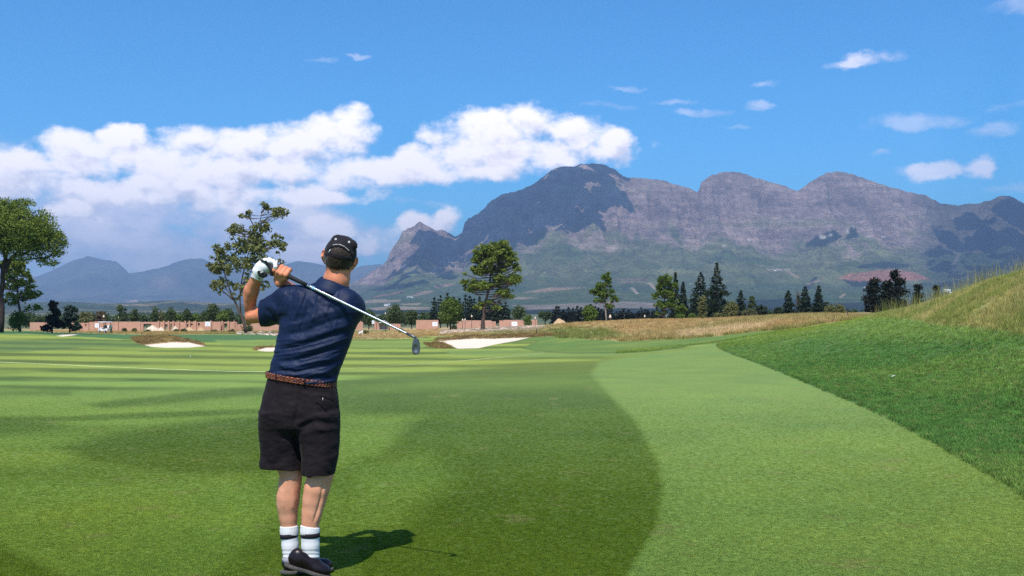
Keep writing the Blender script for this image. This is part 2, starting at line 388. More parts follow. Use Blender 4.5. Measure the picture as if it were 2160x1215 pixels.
def ground_colour(X, Y, Z):
    px, py = proj(np.stack([X, Y, Z], -1)); inf = Y > 2.5
    px = np.where(inf, px, 1e4); py = np.where(inf, py, 2000.0)
    r = np.hypot(X, Y)
    wob = (fbm(X/3.0, Y/3.0, 4, 41)-0.5)
    LIGHT = np.array([.160,.252,.030]); DARK = np.array([.070,.124,.005]); MID = np.array([.080,.185,.036])
    # mown bands: +1 light, -1 dark (the lie of the mown blades)
    qx = px+wob*36; qy = py+wob*9
    m = np.full(px.shape, -0.15)
    def band(val, poly, soft, ys=2.5):
        nonlocal m
        s = inpoly(qx, qy, poly, soft*0.95, ys); m = m*(1-s)+val*s
    band(-0.62, [(700,770),(900,775),(1280,760),(1250,790),(1290,835),(1345,890),(1385,960),(1402,1030),(1385,1110),(1310,1230),(760,1230),(700,1000),(830,950),(880,885),(720,870)], 26)
    band(0.30, [(690,905),(760,880),(880,872),(860,900),(800,960),(700,985)], 40)
    band(0.10, [(740,985),(900,960),(960,1010),(820,1120),(700,1120)], 60)
    band(0.30, [(-600,835),(540,822),(580,850),(300,880),(-600,905)], 24)
    band(-0.62, [(-600,822),(150,822),(160,835),(-600,836)], 14)
    band(-0.70, [(180,852),(300,838),(550,815),(580,832),(400,850),(220,862)], 16)
    band(0.45, [(90,872),(300,862),(560,850),(560,880),(300,898),(120,892)], 16)
    band(0.40, [(150,836),(190,826),(540,806),(560,812),(300,838),(190,850)], 10)
    band(-0.55, [(560,862),(-600,905),(-600,915),(560,874)], 9)
    band(-0.60, [(-600,880),(80,880),(130,900),(40,925),(-600,930)], 22)
    band(0.22, [(-600,935),(130,915),(260,940),(100,990),(-600,1010)], 30)
    band(-0.68, [(120,945),(300,905),(560,880),(620,900),(600,1000),(380,1000),(200,975)], 30)
    band(-0.25, [(620,850),(900,800),(1250,790),(1290,850),(900,880),(720,880)], 30)
    band(-0.72, [(700,835),(900,822),(1240,815),(1300,850),(1100,880),(880,872),(720,868)], 22)
    band(0.36, [(-600,1030),(500,1010),(600,1060),(560,1120),(420,1230),(120,1230),(-100,1130),(-600,1110)], 50)
    band(-0.40, [(-600,1150),(0,1150),(180,1235),(-600,1235)], 30)
    band(-0.35, [(440,1235),(570,1120),(620,1130),(600,1235)], 40)
    lt = inpoly(px+wob*14, py, [(1262,764),(1250,790),(1290,835),(1345,890),(1385,960),(1402,1030),(1385,1110),(1310,1230),(3000,1230),(2200,1000),(1700,790),(1540,715),(1480,730),(1420,741),(1330,752)], 11, 2.2)
    lt = np.maximum(lt, inpoly(px+wob*14, py, [(930,739),(1100,738),(1300,745),(1440,735),(1510,722),(1480,733),(1400,743),(1280,752),(1150,754),(960,750)], 3, 2.2)*.7)
    # the lower fairway: alternating mower stripes seen almost edge on
    yt = np.interp(px, [-900, 0, 550, 720, 900, 1100, 1262, 1300], [832, 828, 816, 802, 786, 768, 757, 740])
    far = sstep(8, -10, py-yt+wob*6)
    ph = (px*0.25-700)*0.02
    sy = py-9*np.sin((px-250)/420.0)+wob*3
    st = np.sin(2*np.pi*1.05*np.sqrt(np.maximum(sy-698, 0))+px*0.0022)
    blot = fbm(px/210.0, py/6.5, 4, 77)
    m = m*(1-far)+far*(1.05*st*(.35+1.3*fbm(px/160.0, py/14.0, 3, 78))+(blot-0.5)*2.4+0.22)
    m = m*(1-lt)+lt*(0.62+0.12*(fbm(X/2.2, Y/2.2, 3, 9)-0.5))
    m = m+(fbm(X/1.4, Y/1.4, 4, 3)-0.5)*0.35
    m = np.where(lt > .5, m, m*1.45)
    t = np.clip(m*0.5+0.5, -0.12, 1.12)[..., None]
    c = DARK*(1-t)+LIGHT*t
    pl = (lt*.2)[..., None]; c = c*(1-pl)+np.array([.172, .258, .088])*pl
    yel = np.clip((fbm(X/4, Y/7, 4, 8)-0.45)*2.2, 0, 1)[..., None]*0.35
    c = c*(1-yel)+c*np.array([1.32, 1.06, 0.75])*yel
    spot = sstep(.74, .86, fbm(X/.32, Y/.32, 3, 141))[..., None]*.35
    c = c*(1-spot)+np.array([.20, .19, .06])*spot
    tone = (fbm(X/.9, Y/.9, 4, 143)-.5)[..., None]
    c = c*(1+tone*np.array([.34, .20, .1]))
    farw = (sstep(808, 765, py)*(1-lt))[..., None]
    c = c*(1-farw)+(c*np.array([1.28, 1.05, 0.9])+np.array([.012, .012, .002]))*farw
    rough = inpoly(px+wob*5, py+wob*3, ROUGH, 2.5, 1.6)
    RG = np.array([.060,.145,.022]); RL = np.array([.125,.205,.030])
    f = np.clip((fbm(X/2.5, Y/4.0, 5, 19)-0.38)*2.0, 0, 1)[..., None]
    f = np.maximum(f*0.8, (sstep(740, 690, py)*sstep(1500, 1900, px))[..., None]*0.9)
    rc = RG*(1-f)+RL*f
    seam = np.exp(-((inpoly(px, py, ROUGH, 10, 1.6)-0.62)/0.22)**2)[..., None]*0.25
    rc = rc*(1-seam)
    fy_ = sstep(38, 52, r)[..., None]; rc = rc*(1-fy_)+(rc*np.array([1.45, 1.12, .8])+np.array([.012, .01, 0]))*fy_
    c = c*(1-rough[..., None])+rc*rough[..., None]
    # a darker collar round the far green, a paler yellowish green beyond
    col = inpoly(px+wob*8, py+wob*2, [(-900,707),(60,704),(180,711),(280,716),(440,722),(560,716),(640,717),(740,719),(740,714),(560,706),(330,706),(190,703),(60,698),(-900,697)], 2.0, 2)
    c = c*(1-col[..., None])+np.array([.055,.135,.026])*col[..., None]
    shoulder = inpoly(px+wob*20, py+wob*2, [(-600,722),(60,716),(200,715),(300,722),(330,735),(180,733),(60,742),(-600,760)], 3, 2)
    c = c*(1-0.6*shoulder[..., None])+np.array([.050,.110,.018])*0.6*shoulder[..., None]
    grn = inpoly(px, py, [(450,717),(740,719),(900,717),(915,724),(890,734),(720,735),(470,728)], 2.5, 2)
    c = c*(1-0.8*grn[..., None])+np.array([.170,.240,.032])*0.8*grn[..., None]
    dn = fbm(X/3.0, Y/8.0, 5, 23)[..., None]; dn2 = fbm(X/14.0, Y/30.0, 4, 29)[..., None]
    dc = np.array([.36,.235,.085])*(1-dn)+np.array([.50,.36,.165])*dn
    gr = np.clip((dn2-0.50)*3.2, 0, 0.75)
    dc = dc*(1-gr)+np.array([.20,.215,.065])*gr
    pale = (inpoly(px, py, [(1430,700),(1560,685),(1640,680),(1600,694),(1500,708),(1430,712)], 8, 3)[..., None])*0.6
    dc = dc*(1-pale)+np.array([.56,.43,.25])*pale
    lush = (inpoly(px, py, [(1100,712),(1180,690),(1280,692),(1330,712),(1200,722)], 16, 2))[..., None]*0.8
    dc = dc*(1-lush)+np.array([.16,.205,.045])*lush
    dry = np.maximum(inpoly(px+wob*16, py+wob*5, DRY, 2.2, 1.5), inpoly(px, py+wob*3, STRIP, 1.5, 1.5))
    dry = np.where((Y > 55) & inf, dry, 0)
    c = c*(1-dry[..., None])+dc*dry[..., None]
    weed = inpoly(px+wob*60, py+wob*22, WEED, 9, 1.5)
    wc = np.array([.150,.200,.040])*(1-dn)+np.array([.33,.26,.085])*dn
    c = c*(1-weed[..., None]*0.85)+wc*weed[..., None]*0.85
    face = np.zeros(px.shape); sand = np.zeros(px.shape)
    for p in FACE: face = np.maximum(face, inpoly(px, py, p, 1.0, 1.5))
    for p in SAND: sand = np.maximum(sand, inpoly(px, py, p, 0.7, 1.5))
    face *= inf; sand *= inf
    fn = fbm(X/0.8, Y/1.6, 4, 31)[..., None]
    c = c*(1-face[..., None])+(np.array([.16,.10,.045])*(1-fn)+np.array([.34,.25,.09])*fn)*face[..., None]
    c = c*(1-sand[..., None])+np.array([.72,.60,.47])*sand[..., None]
    # stony strip before the building plots
    stn = inpoly(px, py, [(930,694),(1000,688),(1110,687),(1160,690),(1120,699),(1000,702),(930,704)], 3, 2)*(1-sand)*(1-face)
    c = c*(1-0.6*stn[..., None])+np.array([.50,.40,.32])*0.6*stn[..., None]
    # beyond the plots: scrub and fields of the valley floor
    v = sstep(230, 330, r)[..., None]
    fld = fbm(X/160.0, Y/420.0, 3, 51)[..., None]
    vc = np.array([.045,.075,.025])*(1-fld)+np.array([.14,.14,.06])*fld
    c = c*(1-v)+vc*v
    lit = np.where(r < 55, rough, 0)
    long_ = np.clip(rough*0.7+dry+weed+face, 0, 1)*(1-sand)
    return c, np.stack([long_, sand, dry], -1)

ang = np.concatenate([np.arctan((np.arange(-130, 2300, 3.6)-1080)/FOC)])
a0, a1 = ang[0], ang[-1]
rest = a1+(2*np.pi-(a1-a0))*np.linspace(0, 1, 66)[1:-1]
ang = np.concatenate([ang, rest])
rr = np.concatenate([[0.6, 2.0, 3.0, 3.6], 1/np.linspace(1/4.0, 1/25.0, 230)[:-1], np.exp(np.linspace(math.log(25), math.log(250), 430))[:-1],
                     np.exp(np.linspace(math.log(250), math.log(21000), 60))])
A, RR = np.meshgrid(ang, rr)
X = np.sin(A)*RR; Y = np.cos(A)*RR; Z = ground(X, Y)
gcol, gmask = ground_colour(X, Y, Z)
Z = Z-0.05*gmask[..., 1]+0.05*gmask[..., 0]*(fbm(X/0.5, Y/0.5, 3, 66)-0.3)*(RR < 60)
Z = Z+0.25*gmask[..., 2]*(fbm(X/2.5, Y/2.5, 3, 67)-0.5)
def turf(nt, b):
    co = coord(nt, 'Object'); t = attr(nt, 'tint'); mk_ = attr(nt, 'mask')
    lo, sa, dr = sep(nt, mk_)
    n1 = noise(nt, co, 55.0, 4, 0.7); n2 = noise(nt, co, 6.5, 5, 0.65); n3 = noise(nt, mapv(nt, co, (1, 0.45, 1)), 0.9, 5, 0.6)
    sp = noise(nt, co, 16.0, 5, 0.72)
    f = (n1-0.5)*0.70+(n2-0.5)*0.30+(n3-0.5)*0.22+(sp-0.5)*(lo*2.4+0.35)
    f = f*(1.0-sa*0.9)+1.0
    f = f.max(0.25)
    cc = mix(nt, 1.0, t, xyz(nt, f, f, f), 'MULTIPLY')
    y = noise(nt, co, 28.0, 3, 0.6).step(0.55, 0.75)*0.22*(1.0-sa)
    cc = mix(nt, y, cc, (0.22, 0.26, 0.06))
    nt.links.new(cc.s, b.inputs['Base Color'])
    h = n1*0.5+sp*(lo*1.6+0.25)
    nt.links.new(bump(nt, h, 0.55, 0.02).s, b.inputs['Normal'])
    b.inputs['Roughness'].default_value = 0.9; b.inputs['Specular IOR Level'].default_value = 0.0
    b.inputs['Sheen Weight'].default_value = 0.12; b.inputs['Sheen Roughness'].default_value = 0.6
M_turf = mat('turf', fn=turf)
nv_ = X.size
F = grid_faces(len(rr), len(ang), True)
V = np.stack([X, Y, Z], -1).reshape(-1, 3)
V = np.r_[V, [[0, 0, 0]]]; n = len(ang); j = np.arange(n)
g = mk('ground', V, [F[:, ::-1], np.c_[np.full(n, nv_), (j+1) % n, j]], M_turf,
       attrs={'tint': np.r_[gcol.reshape(-1, 3), gcol[0, :1]], 'mask': np.r_[gmask.reshape(-1, 3), gmask[0, :1]]})
tag(g, kind='structure')

# ------------------------------------------------------------------ mountains
FARM = [([(770,632),(845,632),(842,637),(770,640)],(.46,.35,.24)), ([(845,641),(890,639),(880,643),(850,644)],(.45,.36,.25)),
 ([(775,650),(830,646),(915,649),(905,652),(790,654)],(.42,.33,.24)), ([(775,628),(800,622),(855,612),(850,617),(810,624)],(.34,.17,.13)),
 ([(855,626),(900,613),(915,612),(905,620),(860,626)],(.40,.28,.20)), ([(915,603),(960,598),(955,603),(920,608)],(.38,.24,.19)),
 ([(970,615),(1010,613),(1005,616)],(.6,.5,.4)), ([(1105,617),(1160,607),(1240,606),(1200,612),(1130,618)],(.44,.31,.22)),
 ([(1075,628),(1130,627),(1135,629),(1090,631)],(.45,.33,.24)),
 ([(1075,642),(1140,644),(1245,640),(1330,636),(1400,640),(1480,646),(1420,650),(1280,650),(1100,653)],(.33,.27,.22)),
 ([(1290,589),(1362,588),(1365,590),(1300,591)],(.36,.22,.18)), ([(1300,594),(1362,593),(1365,595),(1310,597)],(.36,.24,.19)),
 ([(1328,606),(1334,606),(1346,619),(1340,620)],(.6,.48,.36)), ([(1364,597),(1370,596),(1388,608),(1382,612)],(.6,.46,.34)),
 ([(1765,587),(1790,579),(1880,567),(1925,573),(1965,590),(1900,593),(1800,593),(1775,588)],(.48,.20,.12)),
 ([(1615,568),(1665,566),(1662,569),(1620,571)],(.6,.5,.42)), ([(1655,571),(1660,570),(1688,585),(1682,587)],(.5,.34,.24)),
 ([(1768,627),(1776,620),(1782,619),(1774,628)],(.62,.42,.28)), ([(1700,600),(1740,585),(1742,587),(1708,602)],(.42,.30,.2)),
 ([(2003,568),(2009,568),(2043,500),(2036,500)],(.22,.20,.17)), ([(1405,520),(1425,514),(1440,516),(1420,524)],(.30,.24,.2))]
WOOD = [[(1805,562),(1860,550),(1930,560),(1900,566),(1810,566)],[(1775,590),(1810,588),(1900,600),(1890,608),(1800,605)],
 [(1690,610),(1720,583),(1727,585),(1702,614)],[(1430,655),(1500,640),(1650,630),(1760,640),(1900,635),(1960,640),(1960,660),(1430,662)],
 [(770,612),(850,598),(880,604),(800,614)],[(1695,520),(1720,498),(1760,485),(1780,500),(1740,520)],[(1780,505),(1800,470),(1812,500)],
 [(560,656),(1500,650),(1500,662),(560,664)], [(1880,640),(2200,600),(2200,660),(1880,660)]]
PALE = [(1735,500,8,5),(1752,494,5,3),(1788,489,4,3),(1833,499,7,3),(1862,500,7,2),(1528,518,5,3),(1580,505,6,3),(1800,478,3,5)]
def rock(nt, b):
    t = attr(nt, 'tint'); co = coord(nt, 'Object')
    n = noise(nt, mapv(nt, co, (.010, .010, .03)), 1.0, 7, 0.68); n2 = noise(nt, mapv(nt, co, (.05, .05, .16)), 1.0, 5, 0.65)
    f = (n-0.5)*1.7+(n2-0.5)*1.9+1.0
    cc = mix(nt, 1.0, t, xyz(nt, f, f, f), 'MULTIPLY')
    nt.links.new(cc.s, b.inputs['Base Color']); b.inputs['Roughness'].default_value = 0.95
    b.inputs['Specular IOR Level'].default_value = 0.1
    nt.links.new(bump(nt, n2*1.4+n, 1.0, 26.0).s, b.inputs['Normal'])
M_rock = mat('rock', fn=rock)
def mountains(name, ridge, D, d0, pr, nu, nv, amp, terr, seed, colour, strata=45.0, jag=1.0, zfoot=-9.0):
    rp = np.array(ridge, float); u = np.linspace(rp[0, 0], rp[-1, 0], nu)
    ry = np.interp(u, rp[:, 0], rp[:, 1])
    ry = ry+jag*(fbm(u/7.0, u*0, 4, seed)-0.5)*4.5
    Dv = D+D*0.05*(fbm(u/260.0, u*0, 2, seed+5)-0.5)
    H = at(u, ry, Dv)[:, 2]; kk = max(3, int(nu*0.022)); ker = np.hanning(2*kk+1); ker /= ker.sum()
    Hb = np.convolve(np.pad(H, kk, mode='edge'), ker, mode='valid')
    p = np.array(pr)
    q = np.linspace(0, 1, nv); su = np.interp(q, p[:, 1], p[:, 0]); s = 0.55*su+0.45*q; s[-1] = 1
    s = np.r_[s, 1.02, 1.08, 1.25]; S, UU = np.meshgrid(s, u, indexing='ij')
    prof = np.interp(np.minimum(S, 1), p[:, 0], p[:, 1]); prof = prof-np.maximum(S-1, 0)*2.4
    DD = d0+(Dv-d0)*S
    Xm = (UU-1080)/FOC*DD
    w4 = sstep(0.55, 1.0, S)**1.5
    Zm = zfoot+((H*w4+Hb*(1-w4))-zfoot)*prof
    e = np.clip(S, 0, 1); env = np.clip(e*1.6, 0, 1)*(1-e**14)
    g1 = fbm(Xm/(D*.055), DD/(D*.16)+seed, 5, seed+9, 0.5, True); g2 = fbm(Xm/(D*.012), DD/(D*.035), 5, seed+15, 0.55, True)
    hs = H/np.max(H)
    Zm = Zm+env*(amp*(g1-0.62)*prof**0.6*1.4+amp*0.40*(g2-0.6)*prof**0.5)*hs
    if terr > 0:
        t = (Zm+25*fbm(Xm/900, DD/900, 3, seed+3))/strata; fr = t-np.floor(t)
        Zt = Zm+strata*(sstep(0.2, 0.8, fr)-fr)*0.75
        k = terr*sstep(0.22, 0.45, prof)*(1-e**20); Zm = Zm*(1-k)+Zt*k
    rib = fbm(Xm/(D*.020), Zm/(D*.10), 4, seed+31, .5, True)-.6; rib2 = fbm(Xm/(D*.0065), Zm/(D*.02), 3, seed+37, .5, True)-.6
    DD = DD-(D*.045*rib+D*.012*rib2)*sstep(.28, .6, prof)*(1-e**14)*(terr > 0)
    Vv = np.stack([Xm, DD, Zm], -1)
    px, py = proj(Vv)
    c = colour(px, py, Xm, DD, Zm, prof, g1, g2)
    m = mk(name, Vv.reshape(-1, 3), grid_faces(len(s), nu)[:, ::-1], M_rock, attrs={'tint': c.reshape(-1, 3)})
    tag(m, kind='structure'); return Vv, px, py
def lerp3(a, b, f): return np.asarray(a)*(1-f[..., None])+np.asarray(b)*f[..., None]
def col_main(px, py, X, D, Z, prof, g1, g2):
    n = fbm(X/240, D/240, 5, 91); n2 = fbm(X/900, Z/60, 4, 95); n3 = fbm(X/45, Z/30, 3, 97)
    rockc = lerp3((.17,.120,.110), (.52,.39,.34), np.clip(n*0.9+n2*0.6-0.3, 0, 1))
    rockc = rockc*(0.55+0.9*n3[..., None])
    nn = fbm(X/420, D/260, 5, 99)
    veg = lerp3((.055,.105,.034), (.220,.225,.100), np.clip(n*.5+nn*1.1-.25, 0, 1))*(0.72+.56*n3[..., None])
    k = sstep(0.36, 0.56, prof+(n-0.5)*0.30+(g2-0.6)*0.25-0.10*sstep(1750, 2000, px))
    k = k*(1-0.55*sstep(0.55, 0.75, n2)*sstep(0.35, 0.6, n))
    c = lerp3(veg, (0, 0, 0), k*0)*(1-k[..., None])+rockc*k[..., None]
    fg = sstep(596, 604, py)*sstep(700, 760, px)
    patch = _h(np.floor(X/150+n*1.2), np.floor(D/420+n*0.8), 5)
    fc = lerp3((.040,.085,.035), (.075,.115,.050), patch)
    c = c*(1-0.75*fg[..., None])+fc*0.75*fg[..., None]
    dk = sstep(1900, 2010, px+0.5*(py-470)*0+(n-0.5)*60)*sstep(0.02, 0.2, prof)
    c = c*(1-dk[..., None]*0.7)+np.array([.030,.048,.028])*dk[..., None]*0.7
    for poly in WOOD:
        s = inpoly(px+(n3-.5)*5, py+(n3-.5)*3, poly, 1.5, 2); c = c*(1-s[..., None])+np.array([.018,.032,.018])*s[..., None]
    for poly, q in FARM:
        s = inpoly(px+(n-.5)*9, py+(n-.5)*4, poly, 1.3, 2)*(.72+.28*n3); c = c*(1-s[..., None])+np.array(q)*.85*s[..., None]
    for (a, b, rx, ry) in PALE:
        s = sstep(1.4, .7, np.hypot((px-a)/rx, (py-b)/ry)+n3*0.6); c = c*(1-s[..., None])+np.array([.55,.5,.44])*s[..., None]
    return c
RIDGE = [(480,665),(600,640),(700,612),(740,600),(760,588),(800,563),(815,552),(822,532),(843,502),(848,488),(870,478),(885,466),(900,476),(920,487),(932,483),(945,489),(960,499),(966,496),(975,491),
 (980,470),(990,460),(1010,450),(1020,440),(1040,420),(1060,410),(1085,405),(1120,392),(1130,384),(1150,369),(1165,358),(1190,351),(1210,352),(1225,347),(1250,344),(1275,347),(1300,359),(1315,371),(1330,376),
 (1360,376),(1400,380),(1430,391),(1455,397),(1472,405),(1477,398),(1480,384),(1500,370),(1530,362),(1560,363),(1590,373),(1620,383),(1660,393),(1682,403),(1700,391),(1722,377),(1745,365),(1770,361),(1800,367),
 (1830,378),(1870,392),(1920,405),(1955,412),(1985,428),(2010,433),(2060,430),(2095,421),(2110,414),(2130,413),(2145,420),(2170,432),(2260,445),(2400,430),(2700,470)]
PR = [(0,0),(.2,.03),(.5,.13),(.72,.30),(.84,.45),(.92,.66),(.97,.88),(1,1)]
MV, MPX, MPY = mountains('mountains', RIDGE, 7000, 2400, PR, 800, 270, 290, 0.75, 3, col_main)
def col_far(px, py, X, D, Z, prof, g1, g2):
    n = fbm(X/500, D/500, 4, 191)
    c = lerp3((.045,.070,.050), (.15,.15,.10), np.clip(n*1.6-.3, 0, 1))  # cloud shade over the far range put into its darker vegetation colour
    lit = sstep(1.3, .4, np.hypot((px-345)/45, (py-595)/30)+n*0.8)  # sunlit patch painted into the slope colour
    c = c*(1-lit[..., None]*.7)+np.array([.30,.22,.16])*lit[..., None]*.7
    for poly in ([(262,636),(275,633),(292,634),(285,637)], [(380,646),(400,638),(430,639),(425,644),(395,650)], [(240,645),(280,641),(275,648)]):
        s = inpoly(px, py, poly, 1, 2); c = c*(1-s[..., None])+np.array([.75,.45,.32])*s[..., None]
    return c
RIDGE2 = [(-900,520),(-500,560),(-200,545),(-60,580),(20,600),(60,590),(100,574),(125,563),(150,551),(185,540),(215,547),(245,552),(262,566),(272,577),(300,573),(350,562),(372,552),(400,546),(425,545),(450,556),(490,566),
 (560,566),(600,558),(625,551),(650,553),(690,561),(740,567),(770,560),(800,557),(830,561),(900,580),(1000,600)]
PR2 = [(0,0),(.3,.06),(.55,.2),(.75,.42),(.9,.75),(1,1)]
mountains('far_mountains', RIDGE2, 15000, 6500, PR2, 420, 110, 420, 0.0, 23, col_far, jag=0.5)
RIDGE3 = [(-900,648),(-300,640),(0,642),(120,636),(240,640),(350,634),(470,640),(560,644),(700,646),(900,650),(1000,655)]
def col_low(px, py, X, D, Z, prof, g1, g2):
    n = fbm(X/160, D/160, 4, 291); m = fbm(X/420, D/260, 4, 295)
    c = lerp3((.030,.055,.028), (.10,.13,.06), n); k = np.clip((m-.56)*9, 0, 1)
    return lerp3((0, 0, 0), (.26,.22,.12), k)+c*(1-k[..., None])
mountains('wooded_foothills', RIDGE3, 4300, 2300, PR2, 260, 30, 40, 0.0, 33, col_low, jag=0.8)

# haze of the valley air
hz = bpy.data.materials.new('haze'); hz.use_nodes = True; hn = hz.node_tree; hn.nodes.clear()
pv = hn.nodes.new('ShaderNodeVolumePrincipled'); ho = hn.nodes.new('ShaderNodeOutputMaterial')
pv.inputs['Color'].default_value = (0.45, 0.66, 1.0, 1); pv.inputs['Density'].default_value = 0.90e-4; pv.inputs['Anisotropy'].default_value = 0.15
hn.links.new(pv.outputs[0], ho.inputs['Volume'])
hv, hf = box((0, 8600, 540), (46000, 25000, 1110)); hv[:, 2] = np.where(hv[:, 2] > 500, 1120.0, -30.0)
hb = mk('haze', hv, hf, hz, smooth=False); tag(hb, kind='stuff')

# clouds passing above the frame: the ones whose shadow lies on the mountain
def cloud_mesh():
    spots = [(1040,470,80),(1120,430,85),(1080,420,70),(1200,390,75),(1250,362,48),(1295,365,38),(1235,432,42),(1000,520,60),(920,545,50),(880,560,50),(945,520,55),(1010,460,50),
             (1150,460,60),(860,590,45),(1080,470,60),(1160,400,60),(1200,430,50),(1210,365,40),(900,525,45),(930,570,45),(1100,405,50),(980,480,40),(2000,520,50),(2040,610,60),(1990,590,45),(2080,520,80),(2150,480,80),(2030,560,60),(2140,580,80),(2200,540,90),(2060,480,35)]
    parts = []; rng = np.random.default_rng(3)
    S = np.array(tuple(SUN)); fx = MPX[:-3].ravel(); fy = MPY[:-3].ravel(); PV = MV[:-3].reshape(-1, 3)
    th = np.linspace(0, np.pi, 15)[:, None]; ph = np.linspace(0, 2*np.pi, 25)[None, :-1]
    for (a, b, r) in spots:
        for q in range(17):
            aa = a+rng.normal()*r*0.40; bb = b+rng.normal()*r*0.28; rs = r*rng.uniform(.34, .66)
            if q > 5:                                   # torn scraps round the edge
                an = rng.uniform(0, 6.28); aa = a+math.cos(an)*r*rng.uniform(.6, 1.15); bb = b+math.sin(an)*r*rng.uniform(.5, .95); rs = r*rng.uniform(.05, .17)
            i = np.argmin((fx-aa)**2+(fy-bb)**2+(PV[:, 1] < 3000)*1e5); P = PV[i]
            alt = 2250+rng.uniform(-40, 60); C = P+S*(alt-P[2])/S[2]
            rad = rs/FOC*P[1]
            ux = np.sin(th)*np.cos(ph); uy = np.sin(th)*np.sin(ph); uz = np.cos(th)+0*ph
            d = 1+0.5*(fbm(ux*2.2+uz*1.7+q+a, uy*2.2-uz*1.3+b, 4, 7)-0.45)
            v = np.stack([ux*d*rad, uy*d*rad*0.95, np.maximum(uz, -0.35)*d*rad*0.6], -1).reshape(-1, 3)+C
            parts.append((v, grid_faces(15, 24, True)[:, ::-1]))
    return join(parts)
cv, cf = cloud_mesh()
M_cloud = mat('cloud', (.92, .92, .94), 1.0, spec=0.0)
tag(mk('clouds', cv, cf, M_cloud), kind='stuff')

# ------------------------------------------------------------------ foliage
ORD = ('first second third fourth fifth sixth seventh eighth ninth tenth eleventh twelfth thirteenth fourteenth fifteenth sixteenth seventeenth '
       'eighteenth nineteenth twentieth twenty-first twenty-second twenty-third twenty-fourth twenty-fifth twenty-sixth twenty-seventh').split()
def leafmat(name, dark, light, trans=0.25):
    def fn(nt, b):
        r = attr(nt, 'rnd', 2); co = coord(nt, 'Object')
        n = noise(nt, co, 0.9, 3, 0.6)
        c = mix(nt, (r*0.6+n*0.7-0.12).max(0.0).min(1.0), dark, light)
        nt.links.new(c.s, b.inputs['Base Color']); b.inputs['Roughness'].default_value = 0.7
        b.inputs['Specular IOR Level'].default_value = 0.2
        tr = nt.nodes.new('ShaderNodeBsdfTranslucent'); nt.links.new(c.s, tr.inputs[0])
        ms = nt.nodes.new('ShaderNodeMixShader'); ms.inputs[0].default_value = trans
        out = nt.nodes['Material Output']
        nt.links.new(b.outputs[0], ms.inputs[1]); nt.links.new(tr.outputs[0], ms.inputs[2]); nt.links.new(ms.outputs[0], out.inputs[0])
    return mat(name, fn=fn)
L_pine = leafmat('pine_needles', (.050,.095,.014), (.240,.290,.050))
L_dark = leafmat('dark_needles', (.008,.018,.010), (.026,.044,.018), 0.1)
L_black = leafmat('black_green_needles', (.006,.010,.008), (.018,.026,.014), 0.08)  # needles of the darkest trees, black-green by their own colour
L_gum = leafmat('gum_leaves', (.065,.085,.024), (.260,.270,.085))
L_bush = leafmat('bush_leaves', (.040,.085,.014), (.155,.215,.038))
L_pale = leafmat('pale_leaves', (.080,.095,.030), (.200,.200,.075))
L_mid = leafmat('broad_leaves', (.028,.056,.018), (.095,.130,.040))
L_rust = leafmat('rusty_leaves', (.070,.050,.030), (.150,.110,.060))
M_bark = mat('bark', (.085,.060,.048), 0.95, var=.35, scale=3, bmp=.6, bscale=14, bdist=.05)
M_bark_dark = mat('dark_bark', (.040,.028,.026), 0.95, var=.35, scale=3, bmp=.6, bscale=14, bdist=.05)
M_bark_pale = mat('pale_bark', (.28,.23,.19), 0.9, var=.35, scale=2, bmp=.4, bscale=10, bdist=.03)
def leaves(C, Rd, n, size, rng, elong=1.0, shell=0.55, upb=0.25):
    """n leaf faces about each clump centre C (k,3) with radii Rd (k,3)"""
    k = len(C); n = np.broadcast_to(n, (k,)).astype(int); idx = np.repeat(np.arange(k), n); m = len(idx)
    d = rng.normal(size=(m, 3)); d /= np.linalg.norm(d, axis=1)[:, None]
    d[:, 2] = np.abs(d[:, 2])*np.where(rng.random(m) < upb+0.5, 1, -1)
    rad = shell+(1.22-shell)*rng.random(m)**0.9
    P = C[idx]+d*Rd[idx]*rad[:, None]
    s = size*(0.6+0.8*rng.random(m))
    nrm = d*0.9+rng.normal(size=(m, 3))*0.55; nrm /= np.linalg.norm(nrm, axis=1)[:, None]
    t = np.cross(nrm, rng.normal(size=(m, 3))); t /= np.linalg.norm(t, axis=1)[:, None]
    if elong > 1.5:
        t = d*0.8+rng.normal(size=(m, 3))*0.5; t /= np.linalg.norm(t, axis=1)[:, None]
    b = np.cross(nrm, t); b /= np.linalg.norm(b, axis=1)[:, None]+1e-9
    L = (s*elong**0.5)[:, None]; W = (s/elong**0.5)[:, None]
    V = np.stack([P-t*L*.5, P+b*W*.5, P+t*L*.5, P-b*W*.5], 1).reshape(-1, 3)
    F = np.arange(m*4).reshape(-1, 4)
    tone = np.clip(0.5+0.3*rng.normal(size=k), 0, 1)
    rnd = np.clip(tone[idx]*0.6+rng.random(m)*0.4, 0, 1)
    return V, F, np.repeat(rnd, 4)
